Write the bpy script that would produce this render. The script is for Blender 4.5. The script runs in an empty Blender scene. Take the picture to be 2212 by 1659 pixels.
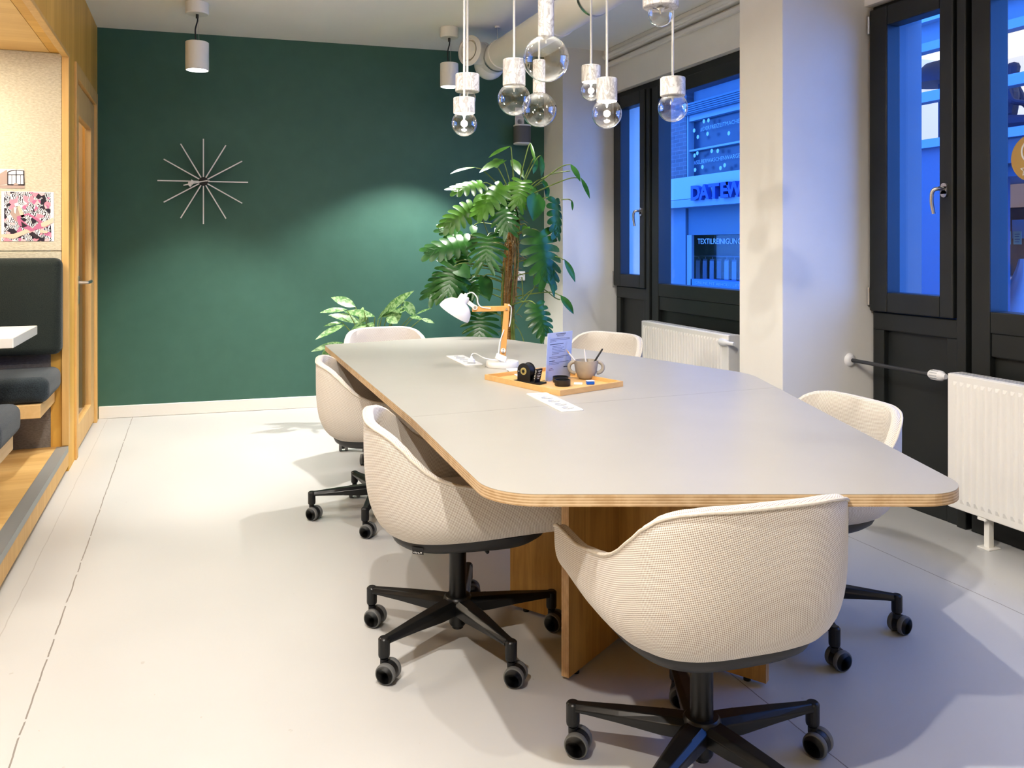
import bpy, bmesh, math, random
from mathutils import Vector, Matrix
random.seed(7)
sc = bpy.context.scene
COL = sc.collection
PI = math.pi
# ---------------------------------------------------------------- camera frame
FPX, CX, HY, CAMH = 1800.0, 1106.0, 527.0, 1.3
TH = math.radians(20.9)
cT, sT = math.cos(TH), math.sin(TH)
RV = Vector((cT, -sT, 0)); FV = Vector((sT, cT, 0)); UV3 = Vector((0, 0, 1))
CAM = Vector((0, 0, CAMH))
def ray(px, py): return FV + RV*((px-CX)/FPX) + UV3*((HY-py)/FPX)
def P(px, py, Z): return CAM + ray(px, py)*Z
def onx(px, py, x): r = ray(px, py); return CAM + r*(x/r.x)
def ony(px, py, y): r = ray(px, py); return CAM + r*(y/r.y)
def onz(px, py, z): r = ray(px, py); return CAM + r*((z-CAMH)/r.z)
def cw(X, Z, z=0.0): return RV*X + FV*Z + Vector((0, 0, z))      # camera-ground coordinates to world
def cang(deg): return math.radians(deg) - TH
# ---------------------------------------------------------------- materials
def mat(name, color=(.8,.8,.8), rough=.5, metal=0.0, spec=.5, emit=None, estr=0, sheen=0, coat=0):
    m = bpy.data.materials.new(name); m.use_nodes = True
    b = m.node_tree.nodes['Principled BSDF']
    b.inputs['Base Color'].default_value = (*color, 1)
    b.inputs['Roughness'].default_value = rough
    b.inputs['Metallic'].default_value = metal
    b.inputs['Specular IOR Level'].default_value = spec
    if sheen: b.inputs['Sheen Weight'].default_value = sheen
    if coat: b.inputs['Coat Weight'].default_value = coat
    if emit: b.inputs['Emission Color'].default_value = (*emit, 1); b.inputs['Emission Strength'].default_value = estr
    return m
def N(m, t, **kw):
    n = m.node_tree.nodes.new(t)
    for k, v in kw.items(): setattr(n, k, v)
    return n
def L(m, a, b): m.node_tree.links.new(a, b)
def bsdf(m): return m.node_tree.nodes['Principled BSDF']
def ramp(m, fac, stops):
    r = N(m, 'ShaderNodeValToRGB'); e = r.color_ramp.elements
    while len(e) < len(stops): e.new(.5)
    for i, (p, c) in enumerate(stops): e[i].position = p; e[i].color = (*c, 1)
    L(m, fac, r.inputs['Fac']); return r
def coords(m, scale=(1,1,1), kind='Object', rot=(0,0,0)):
    t = N(m, 'ShaderNodeTexCoord'); mp = N(m, 'ShaderNodeMapping')
    mp.inputs['Scale'].default_value = scale; mp.inputs['Rotation'].default_value = rot
    L(m, t.outputs[kind], mp.inputs['Vector']); return mp.outputs['Vector']
def noise(m, vec, scale, detail=4, dist=0, rough=.5):
    n = N(m, 'ShaderNodeTexNoise'); n.inputs['Scale'].default_value = scale; n.inputs['Detail'].default_value = detail
    n.inputs['Distortion'].default_value = dist; n.inputs['Roughness'].default_value = rough
    L(m, vec, n.inputs['Vector']); return n.outputs['Fac']
def bump(m, h, strength=.2, dist=.01):
    b = N(m, 'ShaderNodeBump'); b.inputs['Strength'].default_value = strength; b.inputs['Distance'].default_value = dist
    L(m, h, b.inputs['Height']); L(m, b.outputs['Normal'], bsdf(m).inputs['Normal'])
def mathn(m, op, a, b=None):
    n = N(m, 'ShaderNodeMath', operation=op)
    for i, v in enumerate((a, b)):
        if v is None: continue
        if isinstance(v, (int, float)): n.inputs[i].default_value = v
        else: L(m, v, n.inputs[i])
    return n.outputs[0]
def noisy(name, c1, c2, scale, stretch=(1,1,1), rough=.5, detail=4, bmp=0, dist=0, **kw):
    m = mat(name, c1, rough, **kw); v = coords(m, stretch); f = noise(m, v, scale, detail, dist)
    r = ramp(m, f, [(.3, c1), (.7, c2)]); L(m, r.outputs[0], bsdf(m).inputs['Base Color'])
    if bmp: bump(m, f, bmp)
    return m
def wood(name, c1, c2, axis='Z', scale=1.0, rough=.45, ring=True):
    m = mat(name, c1, rough); st = {'Z': (14,14,.9), 'X': (.9,14,14), 'Y': (14,.9,14)}[axis]
    v = coords(m, st); f = noise(m, v, 1.6*scale, 6, 1.2, .6)
    r = ramp(m, f, [(.25, c1), (.5, tuple((a+b)/2 for a, b in zip(c1, c2))), (.75, c2)])
    L(m, r.outputs[0], bsdf(m).inputs['Base Color']); bump(m, f, .05, .003); return m
def boards(name, c1, c2, axis, width, rough=.45):
    """planks lying side by side, tone changing per plank; axis = direction across the planks"""
    m = mat(name, c1, rough); t = N(m, 'ShaderNodeTexCoord'); s = N(m, 'ShaderNodeSeparateXYZ'); L(m, t.outputs['Object'], s.inputs[0])
    q = mathn(m, 'DIVIDE', s.outputs[axis], width); fl = mathn(m, 'FLOOR', q)
    wn = N(m, 'ShaderNodeTexWhiteNoise', noise_dimensions='1D'); L(m, fl, wn.inputs['W'])
    sc_ = [1.2, 1.2, 1.2]; sc_[axis] = 14
    if axis != 2: sc_[1-axis] = 1.0; sc_[2] = .8
    v = coords(m, tuple(sc_)); f = noise(m, v, 2.0, 6, 1.0, .6)
    a = mathn(m, 'MULTIPLY', wn.outputs['Value'], .45); b = mathn(m, 'MULTIPLY', f, .75); k = mathn(m, 'ADD', a, b)
    r = ramp(m, k, [(.2, c1), (.85, c2)]); L(m, r.outputs[0], bsdf(m).inputs['Base Color']); return m

M = {}
M['white_paint'] = noisy('white_paint', (.80,.78,.73), (.84,.82,.77), 3, rough=.75)
M['ceiling'] = noisy('ceiling_paint', (.89,.875,.82), (.92,.905,.85), 2, rough=.85)
M['green'] = noisy('green_paint', (.045,.122,.092), (.050,.131,.100), 9, rough=.5, bmp=.02)
M['black_frame'] = noisy('anthracite_lacquer', (.020,.023,.023), (.026,.029,.028), 4, rough=.42)
M['black_gap'] = mat('dark_gasket', (.006,.008,.009), .6)
M['white_metal'] = mat('white_enamel', (.80,.78,.74), .35)
M['radiator'] = mat('cream_enamel', (.88,.855,.80), .38)
M['grille'] = mat('radiator_grille', (.42,.42,.42), .5)
M['chrome'] = mat('brushed_steel', (.62,.62,.62), .28, 1.0)
M['black_plastic'] = noisy('black_plastic', (.016,.017,.018), (.022,.023,.024), 30, rough=.42)
M['black_metal'] = mat('black_powder_coat', (.013,.014,.015), .34)
M['pan'] = mat('charcoal_plastic', (.045,.047,.05), .5)
M['tyre'] = mat('grey_tyre', (.17,.175,.175), .55)
M['wheel'] = mat('wheel_cap', (.022,.023,.024), .5)
M['laminate'] = noisy('greige_laminate', (.405,.388,.352), (.42,.402,.366), 6, rough=.36)
M['ply_face'] = wood('oak_veneer', (.44,.23,.05), (.70,.42,.12), 'Z', 1.2)
# plywood edge: layers stacked through the sheet
def plyedge(name, axis, pitch, c1=(.70,.54,.35), c2=(.44,.29,.15)):
    m = mat(name, c1, .5); t = N(m, 'ShaderNodeTexCoord'); s = N(m, 'ShaderNodeSeparateXYZ'); L(m, t.outputs['Object'], s.inputs[0])
    q = mathn(m, 'MULTIPLY', s.outputs[axis], 2*PI/pitch); sn = mathn(m, 'SINE', q)
    f = noise(m, coords(m, (4,4,4)), 6, 5, .5); k = mathn(m, 'ADD', mathn(m, 'MULTIPLY', sn, .25), f)
    r = ramp(m, k, [(.25, c2), (.75, c1)]); L(m, r.outputs[0], bsdf(m).inputs['Base Color']); return m
M['ply_edge'] = plyedge('plywood_edge', 2, .0065)
M['ply_edge_v'] = plyedge('plywood_edge_upright', 0, .0065)
M['oak'] = boards('oak_cladding', (.58,.31,.055), (.80,.49,.12), 1, .11)
M['oak_floor'] = boards('oak_floorboards', (.62,.36,.12), (.82,.56,.24), 1, .09)
M['oak_soffit'] = boards('oak_soffit', (.66,.40,.14), (.80,.54,.22), 1, .10)
M['oak_trim'] = wood('oak_trim', (.62,.37,.13), (.76,.50,.20), 'Z')
M['oak_door'] = wood('oak_door', (.62,.38,.15), (.76,.52,.24), 'Z')
M['oak_light'] = wood('light_oak', (.68,.44,.19), (.76,.52,.25), 'Y')
M['lamp_wood'] = wood('lamp_beech', (.62,.30,.09), (.74,.42,.15), 'Z')
M['tray_wood'] = wood('tray_oak', (.60,.36,.14), (.72,.46,.21), 'X')
M['felt'] = noisy('beige_felt', (.50,.45,.33), (.66,.61,.48), 60, (1,1,2.5), rough=.95, detail=8, bmp=.3)
M['felt_grey'] = noisy('grey_felt', (.22,.20,.19), (.30,.28,.26), 60, (1,1,2.5), rough=.95, detail=8, bmp=.3)
M['dark_fabric'] = noisy('dark_green_upholstery', (.008,.014,.012), (.022,.032,.026), 220, rough=.9, detail=6, bmp=.4, sheen=.15)
M['seat_fabric'] = noisy('dark_blue_upholstery', (.012,.02,.026), (.035,.05,.058), 220, rough=.9, detail=6, bmp=.4, sheen=.2)
M['metal_strip'] = mat('zinc_strip', (.36,.38,.38), .45, .4)
M['white_top'] = mat('white_laminate', (.78,.75,.68), .4)
M['ceramic'] = noisy('stoneware', (.36,.32,.27), (.42,.38,.32), 30, rough=.55)
M['white_plastic'] = mat('white_plastic', (.83,.82,.80), .4)
M['paper'] = mat('paper', (.62,.68,.92), .7)
M['paper_white'] = mat('white_card', (.85,.85,.83), .7)
M['ink'] = mat('ink', (.05,.07,.18), .8)
M['ink_grey'] = mat('grey_print', (.48,.49,.50), .6)
M['blue_plastic'] = mat('blue_plastic', (.01,.12,.55), .3)
M['clear_plastic'] = mat('clear_lid', (.7,.75,.8), .2)
M['pencil'] = mat('white_pencil', (.78,.76,.74), .4)
M['tape'] = mat('tape_roll', (.45,.38,.15), .4)
M['speaker_grey'] = mat('grey_speaker_cloth', (.13,.13,.125), .6)
M['coir'] = noisy('coir', (.24,.11,.03), (.62,.36,.13), 45, (1,1,2), rough=1, detail=8, bmp=1.0)
M['stem'] = noisy('plant_stem', (.10,.16,.03), (.22,.28,.08), 20, rough=.5)
M['root'] = noisy('aerial_root', (.20,.13,.06), (.36,.26,.14), 40, rough=.9)
M['pot'] = noisy('planter', (.05,.055,.055), (.06,.065,.065), 10, rough=.6)
M['soil'] = noisy('soil', (.02,.012,.007), (.05,.03,.02), 60, rough=1, bmp=.8)
def leafmat(name, c1, c2, scale, rough, lo=.35, hi=.65):
    m = mat(name, c1, rough, spec=.6); f = noise(m, coords(m, (1,1,1)), scale, 5, .8)
    r = ramp(m, f, [(lo, c1), (hi, c2)]); L(m, r.outputs[0], bsdf(m).inputs['Base Color'])
    tr = N(m, 'ShaderNodeBsdfTranslucent'); L(m, r.outputs[0], tr.inputs['Color'])
    mx = N(m, 'ShaderNodeMixShader'); mx.inputs[0].default_value = .22
    out = m.node_tree.nodes['Material Output']
    L(m, bsdf(m).outputs[0], mx.inputs[1]); L(m, tr.outputs[0], mx.inputs[2]); L(m, mx.outputs[0], out.inputs[0]); return m
M['monstera'] = leafmat('monstera_leaf', (.018,.085,.018), (.045,.16,.03), 7, .26)
M['monstera_young'] = leafmat('young_monstera_leaf', (.05,.15,.015), (.10,.25,.03), 9, .3)
M['variegated'] = leafmat('variegated_leaf', (.10,.24,.07), (.36,.52,.26), 38, .4, .42, .58)
# floor: pale resin screed with joints
def floor_mat():
    m = mat('resin_screed', (.7,.68,.66), .33); v = coords(m, (1,1,1)); f = noise(m, v, 1.1, 5, .3); f2 = noise(m, v, 38, 3)
    r = ramp(m, f, [(.3, (.565,.563,.555)), (.7, (.605,.603,.595))])
    t = N(m, 'ShaderNodeTexCoord'); s = N(m, 'ShaderNodeSeparateXYZ'); L(m, t.outputs['Object'], s.inputs[0])
    wob = mathn(m, 'MULTIPLY', mathn(m, 'SUBTRACT', noise(m, v, 9, 6), .5), .010)
    x = mathn(m, 'ADD', s.outputs[0], wob); acc = None
    for xc, w in ((-.43,.0023), (1.516,.0018), (2.72,.002), (-.60,.002)):
        d = mathn(m, 'ABSOLUTE', mathn(m, 'SUBTRACT', x, xc)); k = mathn(m, 'LESS_THAN', d, w)
        if xc in (-.43,): k = mathn(m, 'MULTIPLY', k, mathn(m, 'GREATER_THAN', noise(m, v, 14, 4), .40))
        if xc == -.60: k = mathn(m, 'MULTIPLY', k, .35)
        acc = k if acc is None else mathn(m, 'MAXIMUM', acc, k)
    mx = N(m, 'ShaderNodeMixRGB'); L(m, mathn(m, 'MULTIPLY', acc, .75), mx.inputs[0]); L(m, r.outputs[0], mx.inputs[1]); mx.inputs[2].default_value = (.16,.13,.11,1)
    # sparse scuffs
    sp = mathn(m, 'MULTIPLY', mathn(m, 'GREATER_THAN', noise(m, coords(m, (1,1,1), rot=(0,0,.6)), 26, 2), .765), .35)
    m2 = N(m, 'ShaderNodeMixRGB'); L(m, sp, m2.inputs[0]); L(m, mx.outputs[0], m2.inputs[1]); m2.inputs[2].default_value = (.42,.37,.32,1)
    L(m, m2.outputs[0], bsdf(m).inputs['Base Color']); bump(m, f2, .03, .002)
    rr = ramp(m, f, [(.3, (.28,)*3), (.7, (.40,)*3)]); L(m, rr.outputs[0], bsdf(m).inputs['Roughness']); return m
M['floor'] = floor_mat()
def fabric():
    m = mat('woven_upholstery', (.7,.66,.6), .9, sheen=.25, spec=.2)
    t = N(m, 'ShaderNodeUVMap'); mp = N(m, 'ShaderNodeMapping'); mp.inputs['Rotation'].default_value = (0,0,.55)
    L(m, t.outputs['UV'], mp.inputs['Vector']); s = N(m, 'ShaderNodeSeparateXYZ'); L(m, mp.outputs[0], s.inputs[0])
    k = 2*PI/.0066
    a = mathn(m, 'SINE', mathn(m, 'MULTIPLY', s.outputs[0], k)); b = mathn(m, 'SINE', mathn(m, 'MULTIPLY', s.outputs[1], k))
    w = mathn(m, 'ADD', mathn(m, 'MULTIPLY', mathn(m, 'MULTIPLY', a, b), .5), .5)
    r = ramp(m, w, [(.28, (.45,.37,.31)), (.58, (.88,.85,.79))])
    f = noise(m, coords(m), 5, 3); mx = N(m, 'ShaderNodeMixRGB', blend_type='MULTIPLY'); mx.inputs[0].default_value = .12
    L(m, r.outputs[0], mx.inputs[1]); L(m, f, mx.inputs[2]); L(m, mx.outputs[0], bsdf(m).inputs['Base Color']); bump(m, w, .35, .0015); return m
M['fabric'] = fabric()
M['fabric_plain'] = noisy('woven_piping', (.60,.55,.47), (.70,.65,.57), 200, rough=.9)
def marble():
    m = mat('white_marble', (.8,.79,.77), .35); v = coords(m, (1,1,.6)); f = noise(m, v, 22, 8, 2.2, .6)
    r = ramp(m, f, [(.40, (.60,.585,.565)), (.5, (.36,.34,.33)), (.545, (.60,.585,.57)), (.8, (.66,.65,.64))]); L(m, r.outputs[0], bsdf(m).inputs['Base Color']); return m
M['marble'] = marble()
def glass(name, tint, edge=.9, base=.04, power=3.0, rough=.02):
    m = bpy.data.materials.new(name); m.use_nodes = True; nt = m.node_tree; nt.nodes.remove(bsdf(m)); out = nt.nodes['Material Output']
    tr = N(m, 'ShaderNodeBsdfTransparent'); tr.inputs[0].default_value = (*tint, 1)
    gl = N(m, 'ShaderNodeBsdfGlossy'); gl.inputs['Roughness'].default_value = rough; gl.inputs[0].default_value = (1,1,1,1)
    lw = N(m, 'ShaderNodeLayerWeight'); lw.inputs[0].default_value = .5
    f = mathn(m, 'ADD', mathn(m, 'MULTIPLY', mathn(m, 'POWER', lw.outputs['Facing'], power), edge), base)
    mx = N(m, 'ShaderNodeMixShader'); L(m, f, mx.inputs[0]); L(m, tr.outputs[0], mx.inputs[1]); L(m, gl.outputs[0], mx.inputs[2]); L(m, mx.outputs[0], out.inputs[0]); return m
M['globe'] = glass('clear_globe_glass', (.97,.98,.98), 1.0, .085, 2.4)
M['pane'] = glass('window_glass', (.96,.98,1.0), .35, .03, 4)
M['door_glass'] = glass('door_glass', (.90,.88,.84), .25, .04, 4)
M['acrylic'] = glass('acrylic', (.95,.97,1.0), .4, .05, 3)
M['led'] = mat('led', (1,1,1), .5, emit=(1,.93,.82), estr=60)
M['led_off'] = mat('led_off', (.55,.55,.52), .3)
M['led_cool'] = mat('spot_led', (1,1,1), .5, emit=(.9,.95,1), estr=25)
# ---------------------------------------------------------------- mesh builder
class MB:
    def __init__(s): s.v = []; s.f = []; s.uv = []; s.mi = []; s.cur = 0; s.sm = []; s.smooth = False
    def add(s, vs, fs, uvs=None):
        o = len(s.v); s.v += [Vector(v) for v in vs]
        for i, f in enumerate(fs):
            s.f.append([o+k for k in f]); s.mi.append(s.cur); s.sm.append(s.smooth)
            s.uv.append([uvs[k] for k in f] if uvs else None)
    def box(s, a, b, mtx=None):
        x0,y0,z0 = (min(a[i], b[i]) for i in range(3)); x1,y1,z1 = (max(a[i], b[i]) for i in range(3))
        vs = [Vector(p) for p in ((x0,y0,z0),(x1,y0,z0),(x1,y1,z0),(x0,y1,z0),(x0,y0,z1),(x1,y0,z1),(x1,y1,z1),(x0,y1,z1))]
        if mtx: vs = [mtx @ v for v in vs]
        s.add(vs, [(0,3,2,1),(4,5,6,7),(0,1,5,4),(1,2,6,5),(2,3,7,6),(3,0,4,7)]); return s
    def prism(s, poly, z0, z1, top=None, mtx=None):
        n = len(poly); t = top or poly
        vs = [Vector((p[0],p[1],z0)) for p in poly]+[Vector((p[0],p[1],z1)) for p in t]
        if mtx: vs = [mtx @ v for v in vs]
        s.add(vs, [list(range(n))[::-1], [n+i for i in range(n)]]+[(i,(i+1)%n,n+(i+1)%n,n+i) for i in range(n)]); return s
    def lathe(s, prof, n=32, mtx=None, closed=False):
        vs = []; fs = []
        for (r, z) in prof:
            for k in range(n): a = 2*PI*k/n; vs.append(Vector((r*math.cos(a), r*math.sin(a), z)))
        if mtx: vs = [mtx @ v for v in vs]
        m_ = len(prof)
        for j in range(m_ if closed else m_-1):
            j2 = (j+1) % m_
            for k in range(n): fs.append((j*n+k, j*n+(k+1)%n, j2*n+(k+1)%n, j2*n+k))
        if not closed:
            if prof[0][0] > 1e-5: fs.append(list(range(n))[::-1])
            if prof[-1][0] > 1e-5: fs.append([(m_-1)*n+k for k in range(n)])
        s.add(vs, fs); return s
    def cyl(s, p0, p1, r, r1=None, n=20):
        p0 = Vector(p0); p1 = Vector(p1); d = p1-p0; q = d.to_track_quat('Z', 'Y').to_matrix().to_4x4()
        return s.lathe([(r,0),(r if r1 is None else r1, d.length)], n, Matrix.Translation(p0) @ q)
    def tube(s, pts, r, n=8, taper=None):
        pts = [Vector(p) for p in pts]; m_ = len(pts); vs = []; fs = []; prev = None
        for i, p in enumerate(pts):
            d = (pts[min(i+1,m_-1)]-pts[max(i-1,0)]).normalized()
            if prev is None:
                u = d.cross(Vector((0,0,1))); 
                if u.length < .1: u = d.cross(Vector((1,0,0)))
                u.normalize()
            else:
                u = (prev - d*prev.dot(d)); u.normalize()
            prev = u; w = d.cross(u); rr = r if taper is None else r*(1+(taper-1)*i/(m_-1))
            for k in range(n): a = 2*PI*k/n; vs.append(p+u*(rr*math.cos(a))+w*(rr*math.sin(a)))
        for i in range(m_-1):
            for k in range(n): fs.append((i*n+k, i*n+(k+1)%n, (i+1)*n+(k+1)%n, (i+1)*n+k))
        fs.append(list(range(n))[::-1]); fs.append([(m_-1)*n+k for k in range(n)]); s.add(vs, fs); return s
    def grid(s, rows, uvs=None, closed_u=False):
        n = len(rows[0]); vs = [v for r in rows for v in r]; fs = []
        for i in range(len(rows)-1):
            for k in range(n if closed_u else n-1): fs.append((i*n+k, i*n+(k+1)%n, (i+1)*n+(k+1)%n, (i+1)*n+k))
        s.add(vs, fs, [u for r in uvs for u in r] if uvs else None); return s
def spline(pts, n=8):
    pts = [Vector(p) for p in pts]; out = []
    for i in range(len(pts)-1):
        p0 = pts[max(i-1,0)]; p1 = pts[i]; p2 = pts[i+1]; p3 = pts[min(i+2,len(pts)-1)]
        for k in range(n):
            t = k/n; out.append(.5*((2*p1)+(p2-p0)*t+(2*p0-5*p1+4*p2-p3)*t*t+(3*p1-p0-3*p2+p3)*t**3))
    out.append(pts[-1]); return out
def sphere_prof(r, n=16, a0=-90, a1=90, z=0): return [(max(r*math.cos(math.radians(a0+(a1-a0)*i/n)), 0 if i in (0,n) and abs(abs(a0+(a1-a0)*i/n)-90) < .1 else 1e-4), z+r*math.sin(math.radians(a0+(a1-a0)*i/n))) for i in range(n+1)]
WM = {}
def obj(name, mb, m, parent=None, bevel=0, smooth=None, seg=2, world=True, sub=0):
    me = bpy.data.meshes.new(name); inv = WM[parent.name].inverted() if (parent and world) else None
    me.from_pydata([tuple(inv @ v) if inv else tuple(v) for v in mb.v], [], mb.f)
    ms = m if isinstance(m, (list, tuple)) else [m]
    for x in ms: me.materials.append(x if not isinstance(x, str) else M[x])
    for i, p in enumerate(me.polygons):
        p.material_index = mb.mi[i]; p.use_smooth = mb.sm[i] if smooth is None else smooth
    if any(u for u in mb.uv):
        ul = me.uv_layers.new(name='UVMap'); k = 0
        for i, p in enumerate(me.polygons):
            for j in range(p.loop_total): ul.data[p.loop_start+j].uv = mb.uv[i][j] if mb.uv[i] else (0,0)
    me.update()
    if smooth or any(mb.sm):
        bm = bmesh.new(); bm.from_mesh(me); bmesh.ops.remove_doubles(bm, verts=bm.verts, dist=1e-6)
        if mb.__dict__.get('recalc', True): bmesh.ops.recalc_face_normals(bm, faces=bm.faces)
        bm.to_mesh(me); bm.free()
    o = bpy.data.objects.new(name, me); COL.objects.link(o)
    if parent: o.parent = parent
    WM[o.name] = WM[parent.name] if parent else Matrix.Identity(4)
    if bevel:
        bv = o.modifiers.new('bevel', 'BEVEL'); bv.width = bevel; bv.segments = seg; bv.limit_method = 'ANGLE'; bv.angle_limit = math.radians(40)
    if sub: sb = o.modifiers.new('sub', 'SUBSURF'); sb.levels = sub; sb.render_levels = sub
    if smooth and not sub:
        for p in me.polygons: p.use_smooth = True
        try: me.set_sharp_from_angle(angle=math.radians(42))
        except Exception: pass
    return o
def tag(o, label, cat, group=None):
    o['label'] = label; o['category'] = cat
    if group: o['group'] = group
    return o
def thing(name, loc, label, cat, rz=0, group=None):
    o = bpy.data.objects.new(name, None); COL.objects.link(o); o.empty_display_size = .1
    o.location = loc; o.rotation_euler = (0,0,rz); WM[o.name] = Matrix.Translation(Vector(loc)) @ Matrix.Rotation(rz, 4, 'Z')
    return tag(o, label, cat, group)
def struct(name, mb, m, **kw):
    o = obj(name, mb, m, **kw); 
    if not o.parent: o['kind'] = 'structure'
    return o
def text_verts(txt, size, depth=.002, align='LEFT', bold=0.0):
    cu = bpy.data.curves.new('t', 'FONT'); cu.body = txt; cu.size = size; cu.extrude = depth/2; cu.align_x = align; cu.resolution_u = 2; cu.offset = bold
    ob = bpy.data.objects.new('t', cu); COL.objects.link(ob); dg = bpy.context.evaluated_depsgraph_get(); dg.update()
    me = bpy.data.meshes.new_from_object(ob.evaluated_get(dg)); vs = [v.co.copy() for v in me.vertices]; fs = [list(p.vertices) for p in me.polygons]
    bpy.data.objects.remove(ob); bpy.data.curves.remove(cu); bpy.data.meshes.remove(me); return vs, fs
def add_text(mb, txt, size, origin, ux, uy, depth=.002, align='LEFT', bold=0.0, fitw=None):
    vs, fs = text_verts(txt, size, depth, align, bold)
    ux = Vector(ux).normalized(); uy = Vector(uy).normalized(); uz = ux.cross(uy)
    k = 1
    if fitw: w = max(v.x for v in vs)-min(v.x for v in vs); k = fitw/w
    mb.add([Vector(origin)+ux*(v.x*k)+uy*v.y+uz*v.z for v in vs], fs)
# ================================================================ THE SETTING
XW = -.67           # timber partition plane
XV = 3.30           # window plane
CZ = 2.91
YB = -2.6
gA, gB = Vector((-.67,6.885,0)), Vector((2.82,6.61,0)); gd = (gB-gA).normalized(); gn = Vector((-gd.y, gd.x, 0))
def gw(px, py, off=0.0):        # point on the green wall (off = in front of it)
    r = ray(px, py); o = gA - gn*off; t = (o-CAM).dot(gn)/r.dot(gn); return CAM + r*t
struct('floor', MB().box((-3.2,YB,-.1),(3.62,7.2,0)), 'floor')
struct('ceiling', MB().box((-3.2,YB,CZ),(3.62,7.2,CZ+.12)), 'ceiling')
e = gn*.2; a, b = gA-gd*2.5, gB+gd*.9
struct('wall_back', MB().prism([a, b, b+e, a+e], 0, CZ), 'green')
a2, b2 = gA+gd*.01, gB-gd*.0; f = -gn*.014
struct('baseboard_back', MB().prism([a2, b2, b2+f, a2+f][::-1], 0, .092), 'white_paint', bevel=.004)
struct('wall_rear', MB().box((-3.2,YB-.15,0),(3.62,YB,CZ)), 'white_paint')
# corner pier and the pier between the two window bays
struct('wall_corner', MB().box((2.82,6.22,0),(3.62,7.1,CZ)), 'white_paint')
struct('wall_pier', MB().box((2.73,3.386,0),(3.62,3.735,CZ)), 'white_paint', bevel=.004)
struct('wall_right', MB().box((3.25,YB,0),(3.62,.60,CZ)), 'white_paint')
struct('trim_1', MB().box((3.25,3.735,2.555),(3.62,6.22,CZ)).box((3.25,.60,2.53),(3.62,3.386,CZ)), 'white_paint')
c = MB(); c.box((3.19,3.735,2.83),(3.25,6.22,CZ)); c.box((3.215,3.735,2.775),(3.25,6.22,2.81)); c.cyl((3.195,3.735,2.86),(3.195,6.22,2.86),.018)
struct('trim_2', c, 'white_paint', bevel=.006)
# ---- window bays
def bay(name, ya, yb, labelside):
    # ya = far end, yb = near end (ya > yb)
    x0, x1 = 3.285, 3.36; zt = 2.53
    fr = MB()
    fr.box((x0+.02,ya-.002,0),(x1+.05,ya-.022,zt-.03)); fr.box((x0+.02,ya-.002,zt-.03),(x1+.05,yb,zt+.03))
    fr.box((x0-.01,ya-.535,0),(x1+.04,ya-.585,zt-.03)); fr.box((x0+.0,ya-.605,0),(x1+.04,ya-.70,zt-.03))
    fr.box((x0+.001,ya-.70,2.40),(x1+.03,yb+.09,zt-.03)); fr.box((x0+.001,ya-.70,.905),(x1+.03,yb+.09,1.0)); fr.box((x0+.008,ya-.70,.80),(x1+.01,yb+.09,.905))
    fr.box((x0+.001,ya-.70,0),(x1,yb+.09,.12)); fr.box((x0,yb,0),(x1+.03,yb+.09,zt-.03))
    fr.box((x0+.005,ya-.022,.86),(x1,ya-.535,.95)); fr.box((x0+.005,ya-.022,0),(x1,ya-.09,.86)); fr.box((x0+.005,ya-.47,0),(x1,ya-.535,.86)); fr.box((x0+.006,ya-.09,0),(x1,ya-.47,.12))
    w = struct(name, fr, 'black_frame', bevel=.005)
    obj('lower_panel', MB().box((x0+.035,ya-.05,.10),(x1-.01,ya-.50,.88)), 'black_frame', w)
    obj('lower_panel', MB().box((x0+.035,ya-.66,.10),(x1-.01,yb+.05,.82)), 'black_frame', w)
    obj('gasket', MB().box((x0+.045,ya-.530,0),(x1+.03,ya-.612,zt)), 'black_gap', w)
    s = MB(); a, b_ = ya-.018, ya-.525; zl, zh = .955, 2.505
    s.box((x0-.02,a,zl),(x1-.005,a-.115,zh)); s.box((x0-.02,b_+.075,zl),(x1-.005,b_,zh)); s.box((x0-.02,a-.115,zl),(x1-.005,b_+.075,zl+.10)); s.box((x0-.02,a-.115,zh-.10),(x1-.005,b_+.075,zh))
    sash = obj('sash', s, 'black_frame', w, bevel=.006)
    obj('pane', MB().box((x1-.03,a-.1,zl+.08),(x1-.024,b_+.06,zh-.08)), 'pane', sash)
    obj('hinge', MB().cyl((x0-.022,a+.002,zl+.03),(x0-.022,a+.002,zl+.12),.008).cyl((x0-.022,a+.002,zh-.12),(x0-.022,a+.002,zh-.03),.008), 'chrome', sash)
    hz = 1.555; hy = b_+.040; h = MB(); h.smooth = True
    h.lathe([(0,0),(.017,0),(.017,.012),(0,.012)], 20, Matrix.Translation((x0-.02,hy,hz+.012)) @ Matrix.Rotation(-PI/2,4,'Y')).lathe([(0,0),(.017,0),(.017,.012),(0,.012)], 20, Matrix.Translation((x0-.02,hy,hz-.022)) @ Matrix.Rotation(-PI/2,4,'Y'))
    h.box((x0-.032,hy-.017,hz-.022),(x0-.02,hy+.017,hz+.012))
    h.tube(spline([(x0-.03,hy,hz),(x0-.065,hy+.004,hz+.002),(x0-.078,hy+.02,hz-.012),(x0-.078,hy+.025,hz-.06),(x0-.07,hy+.02,hz-.115)],5), .0105, 10, .8)
    obj('handle', h, 'chrome', sash, smooth=True)
    obj('pane', MB().box((x1-.02,ya-.68,.98),(x1-.014,yb+.06,2.42)), 'pane', w)
    return w
bay('window_1', 6.20, 3.735, '')
bay('window_2', 3.386, .62, '')
struct('wall_pier_outer', MB().box((3.44,3.376,0),(3.63,3.745,CZ)), noisy('outer_render', (.20,.23,.27), (.23,.26,.30), 3, rough=.8))
# sill board outside + outer reveal
struct('trim_3', MB().box((3.41,.60,2.53),(3.62,6.22,2.56)), 'white_paint')
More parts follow.
